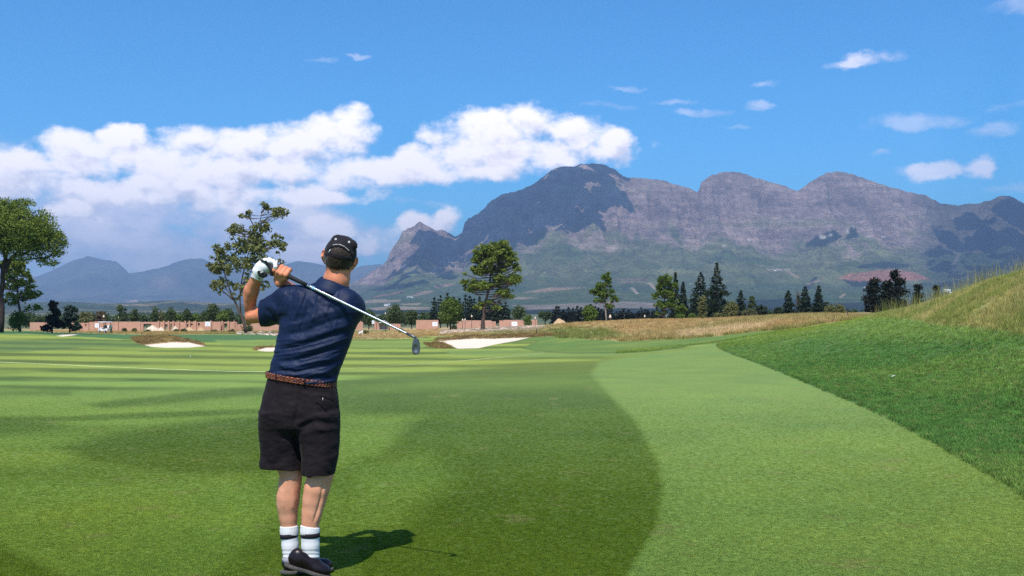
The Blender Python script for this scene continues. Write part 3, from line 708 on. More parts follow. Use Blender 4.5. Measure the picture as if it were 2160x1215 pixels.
class Tree:
    """a tree given in picture coordinates at one distance, built in metres with real depth"""
    def __init__(s, d, px, seed, py=None):
        s.d = d; s.k = d/FOC; s.rng = np.random.default_rng(seed); s.px = px
        p = at(px, 655., d); s.x = p[0]; s.base = np.array([p[0], d, gz(p[0], d)])
        s.C = []; s.Rd = []; s.limbs = []
    def pt(s, px, py, dy=0.0):
        q = at(float(px), float(py), s.d); q[1] += dy*s.k; return q
    def clump(s, px, py, rx, ry, dy=0.0, rd=None):
        s.C.append(s.pt(px, py, dy)); s.Rd.append(np.array([rx, rd or rx, ry])*s.k)
    def fill(s, px, py, rx, ry, n, cr, dep=0.9, hollow=0.45, flat=0.8):
        """n clumps spread through an ellipsoid crown"""
        for i in range(int(n*2.3)):
            v = s.rng.normal(size=3); v /= np.linalg.norm(v); q = hollow+(1-hollow)*s.rng.random()**0.5
            c = cr*s.rng.uniform(.55, 1.25)
            s.clump(px+v[0]*q*(rx-c*0.7), py+v[2]*q*(ry-c*0.6), c, c*flat, v[1]*q*(rx*dep-c*0.7))
    def limb(s, pts, r0, r1, n=7):
        P = np.array([s.pt(*p) for p in pts]); t = np.linspace(0, 1, len(P))
        tt = np.linspace(0, 1, max(4, len(P)*2)); Q = np.stack([np.interp(tt, t, P[:, i]) for i in range(3)], 1)
        Q[1:-1] += s.rng.normal(size=(len(Q)-2, 3))*r1*s.k*0.5
        s.limbs.append(tube(Q, (r0*(1-tt)+r1*tt)*s.k, n))
    def branches(s, trunk, r, k=None):
        """limbs from the trunk line to the clumps"""
        T = np.array([s.pt(*p) for p in trunk]); tt = np.linspace(0, 1, 40)
        Q = np.stack([np.interp(tt, np.linspace(0, 1, len(T)), T[:, i]) for i in range(3)], 1)
        for c in s.C[:k]:
            lo = Q[Q[:, 2] < c[2]-0.15*np.linalg.norm(c[:2]-Q[0][:2])-0.1]
            q = lo[-1] if len(lo) else Q[0]
            mid = (q+c)/2+np.array([0, 0, -0.10])*np.linalg.norm(c-q)
            s.limbs.append(tube(np.array([q, mid, c]), np.array([r, r*.7, r*.3])*s.k, 5, False))
    def done(s, name, label, cat, group, leaf, bark, n, size, elong=1.0, shell=0.5, upb=0.25):
        root = empty(name, s.base, label, cat, group)
        if s.limbs:
            v, f = join(s.limbs); mk('trunk', v, f, bark, root)
        C = np.array(s.C); Rd = np.array(s.Rd)
        vol = Rd[:, 0]*Rd[:, 2]; nn = np.maximum(6, n*vol/vol.sum())
        v, f, r = leaves(C, Rd, nn, size*s.k, s.rng, elong, shell, upb)
        mk('crown', v, f, leaf, root, smooth=False, attrs={'rnd': r})
        return root
def conifer(d, px, top, bot, hw, seed, label, leaf=L_dark, group='dark conifers behind the dry field', n=1500, size=3.2, tiers=None, lean=0, ragged=0.3, name='conifer_tree', trunk_from=None, bark=None, power=0.8):
    t = Tree(d, px, seed); h = bot-top; tiers = tiers or max(8, int(h/5)); n = int(n*1.7); g = t.rng
    t.limb([(px, bot+8), (px+lean*.5, (bot+top)/2), (px+lean, top+2)], max(1.3, h*.02), .4, 6)
    for i in range(tiers):
        f = i/(tiers-1.0); y = top+3+f*(h-8); w = hw*(f**power)*(1+g.uniform(-ragged, ragged))+1.0
        m = 4+int(4*f)
        for j in range(m):
            a = j*2*math.pi/m+g.uniform(0, 1.2); q = g.uniform(.45, .95); c = max(1.8, w*0.34)
            t.clump(px+lean*(1-f)+math.cos(a)*w*q, y+q*w*0.16-g.uniform(0, 2.2), c*1.15, max(c*0.62, h*.035), math.sin(a)*w*q)
            t.limbs.append(tube(np.array([t.pt(px+lean*(1-f), y-1), t.pt(px+lean*(1-f)+math.cos(a)*w*q, y, math.sin(a)*w*q)]), np.array([.5, .2])*t.k, 3, False))
    t.clump(px+lean, top+2, 1.2, 3)
    return t.done(name, label, 'tree', group, leaf, bark or M_bark_dark, n, size, 2.2, 0.2, 0.2)
def roundtree(d, px, top, bot, hw, seed, label, leaf=L_mid, group=None, n=1400, size=3.0, name='broadleaf_tree', cat='tree', sub=None, trunk=0.18, flat=.8, hollow=.35):
    t = Tree(d, px, seed); h = bot-top; cy = top+h*(1-trunk)/2; ry = h*(1-trunk)/2+2
    k = sub or int(14+hw*ry/40)
    t.fill(px, cy, hw, ry, k, max(3.0, min(hw, ry)*0.42), flat=flat, hollow=hollow)
    tr = [(px, bot+5), (px, cy), (px, top+ry*.5)]
    if trunk > 0.02: t.limb(tr, max(1.2, hw*.07), .5, 6); t.branches(tr, max(.5, hw*.03), 12)
    else: t.clump(px, bot-3, hw*.8, 5)
    return t.done(name, label, cat, group, leaf, M_bark_dark, n*1.3, size, 1.3, 0.4)

# stone pine at the left edge
t = Tree(140, 8, 11)
for (a, b, rx, ry, k, c) in [(18,482,118,52,60,17), (-10,452,80,32,24,17), (80,508,62,38,30,14), (118,520,30,34,14,10), (-70,500,70,50,24,16), (30,430,50,12,12,10), (60,545,45,14,12,8), (100,556,28,12,8,8)]:
    t.fill(a, b, rx, ry, int(k*1.7), c*.95, hollow=.35)
t.limb([(1,703),(3,640),(5,590),(10,552),(20,520)], 6.3, 3.6, 10)
t.limb([(10,575),(24,545),(60,530),(100,522)], 4.0, 1.2)
t.limb([(10,560),(35,532),(70,505,20),(95,490,30)], 3.5, 1.0)
t.limb([(8,570),(-15,540),(-50,510,-20)], 4.0, 1.2)
t.limb([(12,550),(20,520,-30),(40,480,-50)], 3.5, 1.0)
t.limb([(14,548),(50,548),(90,545),(120,538)], 2.2, .8)
t.fill(15, 500, 105, 48, 60, 20, hollow=.0)
t.branches([(12,560),(20,520),(25,470)], 0.9, 60)
t.done('stone_pine', 'tall umbrella-shaped pine at the left edge with a broad domed crown', 'tree', None, L_pine, M_bark_dark, 46000, 3.4, 2.0, .3, .3)
# thinner pine beside its trunk
t = Tree(150, 48, 12)
for (a, b, rx, ry, k, c) in [(40,585,36,20,16,8), (25,560,28,14,10,8), (62,620,26,14,12,6), (30,630,30,16,10,6), (70,650,20,8,6,5), (35,605,45,10,10,6)]:
    t.fill(a, b, rx, ry, k, c)
tr = [(42,700),(40,650),(36,600),(36,560)]; t.limb(tr, 3.0, 1.2); t.branches(tr, .6)
t.done('pine_tree', 'open brownish green pine standing right behind the umbrella pine trunk', 'tree', None, L_pine, M_bark, 5200, 4.0, 2.0, .2, .2)
# gum tree behind the golfer's hands
t = Tree(165, 515, 13)
for (a, b, rx, ry, k, c) in [(556,436,15,8,6,6), (588,450,22,10,8,7), (518,453,18,7,6,6), (575,445,14,8,4,6), (500,487,24,12,9,8), (535,490,22,16,10,9), (560,478,20,12,6,8), (590,515,20,20,11,8),
    (540,520,34,22,16,10), (500,520,28,18,10,9), (465,530,24,14,8,8), (455,560,20,20,9,8), (490,560,34,22,14,10), (545,560,36,22,14,10), (520,600,36,16,10,8), (475,600,26,20,10,8), (455,600,18,12,5,6), (545,605,20,8,4,6), (497,625,18,8,4,5), (585,555,20,10,5,7), (560,600,14,8,4,5)]:
    t.fill(a, b, rx*1.1, ry*1.3, max(3, int(k*.9)), c*.85, hollow=.2, flat=1.0)
for L in ([(519,702),(512,672),(498,640),(486,620),(470,600)], [(508,665),(506,620),(514,570),(530,510),(548,470),(555,440)], [(500,645),(480,600),(470,560),(478,530)], [(516,560),(545,540),(575,520)],
          [(548,475),(565,458),(590,450)], [(540,490),(530,465),(520,455)], [(510,600),(540,580),(560,560)], [(492,632),(468,612),(452,600)]):
    t.limb(L, 3.6 if L[0][1] > 690 else 1.7, .6)
t.branches([(508,650),(508,600),(530,520),(550,450)], .5, 70)
t.done('gum_tree', 'tall airy gum tree with leaf clumps behind the golfer\'s gloved hand', 'tree', None, L_gum, M_bark, 9500, 4.6, 1.5, .25, .3)
# pine in the middle
t = Tree(170, 1016, 14)
for (a, b, rx, ry, k, c) in [(1050,525,34,20,16,9), (1025,530,28,20,12,9), (1005,545,14,14,6,7), (1075,545,22,22,11,8), (1045,555,40,26,20,9), (1090,565,14,12,6,6), (1015,575,22,16,8,8), (1000,565,12,12,4,6),
    (1070,590,34,14,12,8), (1085,595,16,12,5,6), (1000,600,24,12,9,7), (978,597,12,10,6,5), (1030,605,34,12,10,7), (1065,615,28,10,9,6), (990,612,16,8,5,5), (1025,640,22,7,6,5), (1010,648,16,6,4,5), (1045,648,16,6,4,5), (1075,625,18,8,5,5), (980,578,5,4,2,4)]:
    t.fill(a, b, rx, ry, k, c*.82, hollow=.3)
tr = [(1016,704),(1018,680),(1024,640),(1034,590),(1040,540)]
t.limb(tr, 4.4, 1.6, 9); t.limb([(1016,703),(1018,676)], 5.2, 3.8, 9); t.branches(tr, .75)
t.done('pine_tree', 'tall rounded pine rising behind the big sand bunker in the middle', 'tree', None, L_pine, M_bark, 15000, 4.0, 2.2, .2, .25)
# pine with three tufts, right of the middle
t = Tree(150, 1277, 15)
for (a, b, rx, ry, k, c) in [(1278,585,13,14,7,6), (1268,602,15,10,6,6), (1285,598,8,10,4,5), (1258,615,15,10,7,6), (1275,620,20,12,9,6), (1292,612,9,9,4,4), (1295,632,12,10,6,5), (1265,634,18,8,6,5), (1286,645,16,7,5,4)]:
    t.fill(a, b, rx, ry, k, c*.9, hollow=.3)
tr = [(1279,682),(1277,650),(1276,620),(1280,590)]; t.limb(tr, 2.0, .8); t.branches(tr, .5)
t.done('pine_tree', 'lone mid-sized pine with bare lower trunk above the dry grass bank', 'tree', None, L_bush, M_bark_pale, 4800, 3.2, 1.9, .25)
roundtree(145, 1244, 642, 682, 17, 16, 'bright round bush at the foot of the lone mid-sized pine', L_bush, None, 1900, 3.0, 'round_bush', 'bush', trunk=.0)
# pine at the left of the dark conifers
t = Tree(165, 1402, 17)
for (a, b, rx, ry, k, c) in [(1404,592,20,14,11,7), (1392,605,12,12,5,6), (1418,605,14,14,7,6), (1405,620,24,14,12,7), (1382,625,10,10,4,5), (1400,645,26,12,12,6), (1420,640,14,14,6,6), (1395,660,20,8,6,5)]:
    t.fill(a, b, rx, ry, k, c*.9, hollow=.3)
tr = [(1400,682),(1401,650),(1403,600)]; t.limb(tr, 2.0, .8); t.branches(tr, .5)
t.done('pine_tree', 'fresh green pine at the left end of the dark conifer group', 'tree', None, L_bush, M_bark, 5600, 3.2, 2.0, .25)
conifer(180, 1425, 576, 682, 15, 18, 'dark conifer half hidden behind the fresh green pine', ragged=.4)
conifer(178, 1441, 596, 682, 17, 19, 'narrow dark conifer just right of the fresh green pine')
conifer(175, 1478, 576, 682, 27, 20, 'broad dark conifer left of the tallest pointed one', n=3000, ragged=.2, power=.6)
conifer(172, 1512, 556, 682, 32, 21, 'tallest dark pointed conifer with long upswept branches', n=3600, size=3.4, ragged=.35, power=.85)
conifer(190, 1563, 614, 672, 14, 22, 'small dark conifer right of the tallest pointed one', n=1300, power=.6)
roundtree(190, 1586, 622, 672, 9, 23, 'thin grey-green tree beside the small dark conifer', L_mid, None, 700, 2.6, 'thin_tree')
roundtree(200, 1607, 645, 676, 15, 24, 'dark low rounded tree right of the two olive bushes', L_dark, None, 1200, 2.8, 'low_tree')
roundtree(150, 1482, 626, 684, 11, 25, 'yellow-green sapling in front of the dark conifers', L_pale, None, 900, 2.8, 'sapling', trunk=.1)
roundtree(150, 1436, 640, 684, 13, 26, 'green shrub in front of the narrow dark conifer', L_bush, None, 1100, 2.8, 'shrub', 'shrub', trunk=.0)
roundtree(145, 1542, 636, 680, 17, 27, 'pale yellow-green pointed bush below the tallest conifer', L_pale, None, 1800, 2.8, 'bush', 'bush', trunk=.0)
roundtree(145, 1580, 652, 678, 19, 28, 'low wide olive bush with a flat rounded top', leafmat('olive_leaves', (.060,.070,.035), (.150,.155,.075)), None, 1800, 2.4, 'bush', 'bush', trunk=.0)
roundtree(160, 1462, 662, 684, 15, 29, 'low green shrub between the sapling and the dark conifers', L_bush, None, 700, 2.4, 'shrub', 'shrub', trunk=.0)
roundtree(150, 1516, 660, 682, 13, 30, 'small olive shrub left of the pale pointed bush', L_pale, None, 700, 2.4, 'shrub', 'shrub', trunk=.0)
# group of three conifers, then the dark clump
conifer(200, 1663, 614, 674, 12, 31, 'leftmost sparse conifer of the three by the dry mound', ragged=.5, power=.6, n=1300)
roundtree(205, 1683, 610, 672, 5, 32, 'bare thin grey tree between the small conifers', L_rust, None, 240, 2.2, 'thin_tree', trunk=.3)
conifer(200, 1698, 606, 674, 17, 33, 'broad dark conifer in the middle of the three', n=2000, power=.55)
conifer(200, 1727, 604, 674, 16, 34, 'rightmost dark conifer of the three, next to an olive hedge', n=1800, power=.6)
roundtree(190, 1640, 648, 674, 10, 35, 'small dark tree left of the sparse conifer', L_dark, None, 700, 2.6, 'low_tree')
roundtree(160, 1759, 642, 668, 27, 36, 'low olive bush on the crest of the dry mound', L_pale, None, 1800, 2.4, 'bush', 'bush', trunk=.0)
def darkpine(d, px, seed, parts, label, base=690):
    t = Tree(d, px, seed)
    for (a, b, rx, ry, k, c) in parts: t.fill(a, b, rx*1.08, ry*1.1, k*2, c*1.1, hollow=.1)
    top = min(q[1]-q[3] for q in parts); tr = [(px, base), (px, 640), (parts[0][0], top+10)]
    t.limb(tr, 3.0, 1.0); t.branches(tr, .6)
    t.done('dark_pine', label, 'tree', 'black-green pines below the weedy bank', L_black, M_bark_dark, sum(q[2]*q[3] for q in parts)*2.4, 3.8, 1.8, .2)
darkpine(150, 1848, 41, [(1846,596,13,12,8,6),(1842,612,18,12,10,7),(1838,632,22,14,12,7),(1850,650,26,12,12,7),(1835,655,14,8,5,5)], 'left one of the big black-green pines, lower than its neighbour')
darkpine(152, 1895, 42, [(1887,580,13,12,8,6),(1897,596,17,12,9,7),(1872,600,12,12,6,6),(1895,618,26,14,14,8),(1885,640,34,14,16,8),(1900,652,34,10,12,7)], 'tallest of the big black-green pines below the weedy bank')
darkpine(156, 1870, 45, [(1868,606,12,12,7,6),(1870,625,16,14,10,7),(1868,645,20,14,12,7)], 'middle one of the big black-green pines, between the left one and the tallest')
darkpine(165, 1937, 43, [(1936,608,10,9,6,5),(1935,624,13,12,8,5),(1936,640,14,10,6,5)], 'small black-green pine right of the tallest one', 675)
darkpine(175, 1976, 44, [(1975,608,7,7,5,4),(1977,622,9,9,6,4),(1976,636,8,8,5,4)], 'lone small dark pine just above the weedy bank', 670)
# plantation behind the middle pine and the long hedge of conifers
i = 0
for (px, tp, hw) in [(916,629,11),(929,624,12),(944,619,12),(957,627,12),(969,630,11),(982,622,12),(991,625,11),(1001,630,12),(1011,626,13),(1025,632,13),(1040,629,12),(1053,634,13),(1067,638,12)]:
    c = conifer(255, px, tp, 684, hw, 60+i, ('pointed dark conifer, %s from left, in the plantation behind the round green tree' % ORD[i]) if px < 965 else ('pointed dark conifer, %s from left, in the plantation behind the middle pine' % ORD[i-4]),
            L_dark, ['plantation behind the round green tree', 'plantation behind the middle pine'][px > 965], n=1000, size=2.8, tiers=9, power=.5, ragged=.5); i += 1
roundtree(185, 950, 630, 690, 26, 80, 'dense round green tree in front of the dark plantation', L_bush, None, 4200, 3.2, hollow=.5, trunk=.05)
roundtree(240, 1095, 645, 684, 18, 81, 'low dark tree at the right end of the middle plantation', L_mid, None, 1000, 2.8)
roundtree(210, 1113, 664, 686, 10, 82, 'small green bush over the end of the brick wall', L_bush, None, 700, 2.6, 'round_bush', 'bush', trunk=.0)
roundtree(300, 1150, 656, 682, 18, 83, 'grey-green low tree left of the brown sand heap', L_mid, None, 800, 2.4)
i = 0
for px in range(1172, 1400, 9):
    tp = 649+RNG.uniform(-4, 4)+3*math.sin(px*.17)+(4 if px > 1290 else 0)
    conifer(290+RNG.uniform(-12, 12), px+RNG.uniform(-3, 3), tp, 684, RNG.uniform(9, 13), 90+i, 'dark conifer, %s from left, in the long row beyond the dry grass bank' % ORD[i], L_black, 'long row of dark conifers beyond the dry grass bank', n=480, size=3.0, tiers=7, power=.35, ragged=.5); i += 1
# trees behind the brick walls on the left and in the middle
for (a, tp, hw, d, leaf, lab) in [
    (37,657,20,148,L_bush,'dense round bush in front of the thin pine trunk'),
    (832,642,19,235,L_mid,'rounded dark green tree right of the golfer\'s shoulder'),
    (868,650,16,225,L_mid,'lower rounded tree left of the brick wall with a sign'),
    (778,655,14,230,L_mid,'small leafy tree close to the golfer\'s right shoulder'),
    (256,643,13,250,L_mid,'oval green tree left behind the green panel'),
    (283,651,9,250,L_mid,'small pointed tree right of the oval green tree'),
    (181,658,17,255,L_pale,'wide olive tree behind the low brick wall on the left'),
    (213,656,13,260,L_rust,'reddish bare tree behind the golf cart'),
    (328,648,11,260,L_mid,'narrow ragged tree above the pale sand heap'),
    (342,656,9,255,L_pale,'small yellowish tree right of the narrow ragged one'),
    (358,650,14,240,L_mid,'dark pointed leafy tree over the brick pillars'),
    (377,658,10,250,L_bush,'light green tree between two darker ones'),
    (394,652,12,250,L_mid,'dark round-topped tree in the middle of the left row'),
    (414,662,12,252,L_bush,'low light green tree left of the large leafy tree'),
    (450,640,20,245,L_mid,'large leafy tree with a domed top above the brick wall'),
    (472,654,16,238,L_bush,'leafy green tree close to the golfer\'s elbow'),
    (432,656,14,250,L_mid,'mid green tree against the left of the large leafy one'),
    (482,650,12,250,L_mid,'dark tree behind the golfer\'s elbow'),
    (78,668,14,270,L_mid,'low dark tree seen between the pine and the dark twin trees'),
    (60,662,14,275,L_mid,'low dark tree behind the round bush')]:
    i += 1; rt = roundtree(d, a, tp, 696 if d < 200 else 690, hw, 200+i, lab, leaf, 'trees behind the building plots' if d > 200 else None, int(hw*80), 2.8, trunk=(0 if 'bush' in lab else .06), name='round_bush' if 'bush' in lab else 'broadleaf_tree', cat='bush' if 'bush' in lab else 'tree')
for k in range(22):
    a = 62+k*21+RNG.uniform(-4, 4); i += 1
    if 505 < a < 560 and k % 2: continue
    roundtree(330, a, 659+RNG.uniform(-3, 5), 690, 18, 240+i, 'low dark tree, %s from left, in the far row beyond the brick walls' % ORD[k], L_mid, 'far row of low trees beyond the brick walls', 500, 3.0, trunk=0)
for k in range(9):
    a = 770+k*17+RNG.uniform(-4, 4); i += 1
    roundtree(340, a, 660+RNG.uniform(-3, 4), 686, 13, 270+i, 'low dark tree, %s from left, in the far row right of the golfer' % ORD[k], L_mid, 'far row of low trees right of the golfer', 500, 3.0, trunk=0)
for k in range(22):
    a = 1500+k*24+RNG.uniform(-6, 6); i += 1
    roundtree(420, a, 652+RNG.uniform(-6, 4), 676, 17, 300+i, 'low dark tree, %s from left, in the far row behind the conifers' % ORD[k], L_mid, 'far row of low trees behind the conifers', 500, 3.0, trunk=0)
t = Tree(152, 110, 50)
for (a, b, rx, ry, k, c) in [(112,645,11,14,8,6), (118,660,14,14,8,6), (108,675,20,14,12,7), (96,692,16,8,8,5), (122,684,16,12,8,6)]: t.fill(a, b, rx, ry, k, c, hollow=.2)
tr = [(110,702),(111,670),(112,640)]; t.limb(tr, 2, .8); t.branches(tr, .5)
t.done('dark_tree', 'very dark upright tree, left of the twin trees near the small bunker', 'tree', None, L_black, M_bark_dark, 3600, 3.4, 1.4, .3)
t = Tree(155, 147, 51)
for (a, b, rx, ry, k, c) in [(144,650,10,8,5,5), (158,655,9,12,6,5), (148,668,20,14,12,6), (138,684,18,12,8,6), (158,690,16,10,8,5)]: t.fill(a, b, rx, ry, k, c, hollow=.2)
tr = [(147,702),(148,670),(147,650)]; t.limb(tr, 1.6, .7); t.branches(tr, .5)
t.done('dark_tree', 'forked blue-green tree, right of the very dark upright one', 'tree', None, leafmat('blue_leaves', (.012,.030,.022), (.035,.065,.042), .15), M_bark_dark, 3200, 3.4, 1.4, .3)
roundtree(190, 522, 682, 704, 13, 52, 'small grey shrub at the foot of the gum tree', L_mid, None, 500, 2.6, 'shrub', 'shrub', trunk=.0)
for k, (px, py, h_, w_) in enumerate([(262,700,6,7),(283,699,5,6),(312,701,5,8),(372,701,6,6),(388,700,5,7),(452,702,5,9),(488,702,6,8),(772,704,6,8),(846,700,5,7),(958,694,6,8)]):
    roundtree(185, px, py-h_, py, w_, 400+k, 'small dry scrub plant, %s from left, in front of the brick walls' % ORD[k], [L_mid, L_pale][k % 2], 'scrub in front of the brick walls', 160, 2.2, 'shrub', 'shrub', trunk=.0)

# ------------------------------------------------------------------ the golfer
YM = 5.45; K = YM/FOC          # metres per photograph pixel at the golfer
MAN = np.array([at(650., 1195., YM)[0], YM+0.05, 0.0])
person = empty('person', MAN, 'golfer seen from behind in navy polo and black shorts, club over his shoulder', 'person')
def Pm(px, py, dy=0.0): return at(float(px), float(py), YM+dy)
class Grid:
    def __init__(s, lo, hi, h):
        s.lo = np.array(lo, float); s.h = h; s.n = np.ceil((np.array(hi)-s.lo)/h).astype(int)+1
        s.F = np.full(tuple(s.n), 0.25, np.float32)
    def sub(s, lo, hi):
        a = np.clip(np.floor((np.asarray(lo)-s.lo)/s.h).astype(int), 0, s.n-1); b = np.clip(np.ceil((np.asarray(hi)-s.lo)/s.h).astype(int)+1, 0, s.n)
        if np.any(b <= a): return None
        ax = [(s.lo[i]+np.arange(a[i], b[i])*s.h).astype(np.float32) for i in range(3)]
        return (slice(a[0], b[0]), slice(a[1], b[1]), slice(a[2], b[2])), np.meshgrid(*ax, indexing='ij', sparse=True)
    def put(s, fn, lo, hi, k=0.0, mode='u'):
        r = s.sub(np.asarray(lo)-k-0.02, np.asarray(hi)+k+0.02)
        if r is None: return
        sl_, (x, y, z) = r; d = fn(x, y, z); f = s.F[sl_]
        if mode == 'u':
            if k > 0:
                h = np.clip(0.5+0.5*(f-d)/k, 0, 1); s.F[sl_] = f*(1-h)+d*h-k*h*(1-h)
            else: s.F[sl_] = np.minimum(f, d)
        elif mode == 's':
            if k > 0:
                h = np.clip(0.5-0.5*(f+d)/k, 0, 1); s.F[sl_] = f*(1-h)-d*h+k*h*(1-h)
            else: s.F[sl_] = np.maximum(f, -d)
        elif mode == 'i': s.F[sl_] = np.maximum(f, d)
    def cone(s, a, b, ra, rb, k=0.012, mode='u'):
        a = np.asarray(a, float); b = np.asarray(b, float); e = b-a; L2 = float(e@e)+1e-9; r = max(ra, rb)
        def fn(x, y, z):
            t = np.clip(((x-a[0])*e[0]+(y-a[1])*e[1]+(z-a[2])*e[2])/L2, 0, 1)
            return np.sqrt((x-a[0]-e[0]*t)**2+(y-a[1]-e[1]*t)**2+(z-a[2]-e[2]*t)**2)-(ra+(rb-ra)*t)
        s.put(fn, np.minimum(a, b)-r, np.maximum(a, b)+r, k, mode)
    def chain(s, pts, k=0.012, mode='u'):
        for p, q in zip(pts[:-1], pts[1:]): s.cone(p[0], q[0], p[1], q[1], k, mode)
    def ell(s, c, r, k=0.012, M=None, mode='u'):
        c = np.asarray(c, float); r = np.asarray(r, float); M = np.eye(3) if M is None else M
        def fn(x, y, z):
            X, Y, Z = x-c[0], y-c[1], z-c[2]
            q = [(M[i, 0]*X+M[i, 1]*Y+M[i, 2]*Z) for i in range(3)]
            k0 = np.sqrt((q[0]/r[0])**2+(q[1]/r[1])**2+(q[2]/r[2])**2); k1 = np.sqrt((q[0]/r[0]**2)**2+(q[1]/r[1]**2)**2+(q[2]/r[2]**2)**2)+1e-6
            return k0*(k0-1)/k1
        R_ = float(r.max()); s.put(fn, c-R_, c+R_, k, mode)
    def loft(s, rows, k=0.0, mode='u', pw=2.0):
        """rows (py, left px, right px, depth half, depth centre) of an upright body piece"""
        rows = sorted(rows, key=lambda q: -q[0]); zs = np.array([Pm(640, q[0])[2] for q in rows])
        cx = np.array([(Pm(q[1], q[0])[0]+Pm(q[2], q[0])[0])/2 for q in rows]); a = np.array([(q[2]-q[1])/2*K for q in rows])
        b = np.array([q[3] for q in rows]); cy = YM+np.array([q[4] for q in rows])
        def fn(x, y, z):
            zf = z.ravel(); C, A_, B_, CY = [np.interp(zf, zs, v).reshape(z.shape).astype(np.float32) for v in (cx, a, b, cy)]
            X = np.abs(x-C)/A_; Y = np.abs(y-CY)/B_
            k0 = (X**pw+Y**pw)**(1/pw); d = (k0-1)*np.minimum(A_, B_)
            dz_ = np.maximum(z-zs[-1], zs[0]-z)
            return np.maximum(d, dz_)
        m = 0.03
        s.put(fn, (cx.min()-a.max()-m, cy.min()-b.max()-m, zs[0]-m), (cx.max()+a.max()+m, cy.max()+b.max()+m, zs[-1]+m), k, mode)
    def mesh(s):
        F = s.F; n = F.shape; S = F < 0
        c = [S[i:n[0]-1+i, j:n[1]-1+j, k:n[2]-1+k] for i in (0, 1) for j in (0, 1) for k in (0, 1)]
        al = c[0].copy(); an = c[0].copy()
        for q in c[1:]: al &= q; an |= q
        I = np.argwhere(an & ~al); cid = np.full(tuple(np.array(n)-1), -1, np.int32); cid[tuple(I.T)] = np.arange(len(I))
        corner = [(i, j, k) for i in (0, 1) for j in (0, 1) for k in (0, 1)]
        vals = [F[I[:, 0]+i, I[:, 1]+j, I[:, 2]+k] for i, j, k in corner]
        acc = np.zeros((len(I), 3)); cnt = np.zeros(len(I))
        for p in range(8):
            for q in range(p+1, 8):
                dd = np.array(corner[q])-np.array(corner[p])
                if np.abs(dd).sum() != 1: continue
                a, b = vals[p], vals[q]; m = (a < 0) != (b < 0); t = np.where(m, a/(a-b+1e-12), 0)
                acc += np.where(m[:, None], np.array(corner[p])+t[:, None]*dd, 0); cnt += m
        V = s.lo+(I+acc/cnt[:, None])*s.h
        Fq = []
        for ax in range(3):
            o = [(1, 2), (2, 0), (0, 1)][ax]
            sa = [slice(None)]*3; sb_ = [slice(None)]*3; sa[ax] = slice(0, n[ax]-1); sb_[ax] = slice(1, n[ax])
            A_ = S[tuple(sa)]; B_ = S[tuple(sb_)]; E = np.argwhere(A_ != B_)
            E = E[(E[:, o[0]] > 0) & (E[:, o[1]] > 0) & (E[:, o[0]] < n[o[0]]-1) & (E[:, o[1]] < n[o[1]]-1)]
            flip = A_[tuple(E.T)]
            def cc(u, v):
                q = E.copy(); q[:, o[0]] -= u; q[:, o[1]] -= v; return cid[tuple(q.T)]
            Q = np.stack([cc(1, 1), cc(0, 1), cc(0, 0), cc(1, 0)], 1)
            Fq.append(np.where(flip[:, None], Q, Q[:, ::-1]))
        Fq = np.concatenate(Fq); Fq = Fq[(Fq >= 0).all(1)]
        return V, Fq
def normals(V, F):
    a = V[F[:, 2]]-V[F[:, 0]]; b = V[F[:, 3]]-V[F[:, 1]]; nn = np.cross(a, b); N_ = np.zeros_like(V)
    for i in range(4):
        for c in range(3): N_[:, c] += np.bincount(F[:, i], nn[:, c], len(V))
    return N_/(np.linalg.norm(N_, axis=1)[:, None]+1e-12)
def relax(V, F, it=2, lam=0.5):
    E = np.concatenate([F[:, [0, 1]], F[:, [1, 2]], F[:, [2, 3]], F[:, [3, 0]]]); deg = np.bincount(E[:, 0], minlength=len(V))+np.bincount(E[:, 1], minlength=len(V))
    for _ in range(it):
        S_ = np.stack([np.bincount(E[:, 0], V[E[:, 1], c], len(V))+np.bincount(E[:, 1], V[E[:, 0], c], len(V)) for c in range(3)], 1)
        V = V+lam*(S_/np.maximum(deg, 1)[:, None]-V)
    return V
def folds(V, F, strokes, extra=None):
    """cloth folds: ridges (+) and creases (-) along lines of the picture, in millimetres"""
    Nn = normals(V, F); px, py = proj(V); d = np.zeros(len(V))
    for (pts, wd, am) in strokes:
        P = np.array(pts, float); best = np.full(len(V), 1e9); tt = np.zeros(len(V)); tot = len(P)-1
        for i in range(tot):
            a, b = P[i], P[i+1]; e = b-a; t = np.clip(((px-a[0])*e[0]+(py-a[1])*e[1])/(e@e), 0, 1)
            q = np.hypot(px-a[0]-e[0]*t, py-a[1]-e[1]*t); m = q < best; best = np.where(m, q, best); tt = np.where(m, (i+t)/tot, tt)
        d += am*0.001*np.exp(-(best/wd)**2)*np.clip(np.minimum(tt, 1-tt)*5+0.15, 0, 1)
    if extra is not None: d += extra(px, py, V)
    back = sstep(-0.2, 0.3, -Nn[:, 1])*0.85+0.15
    return V+Nn*(d*back)[:, None]

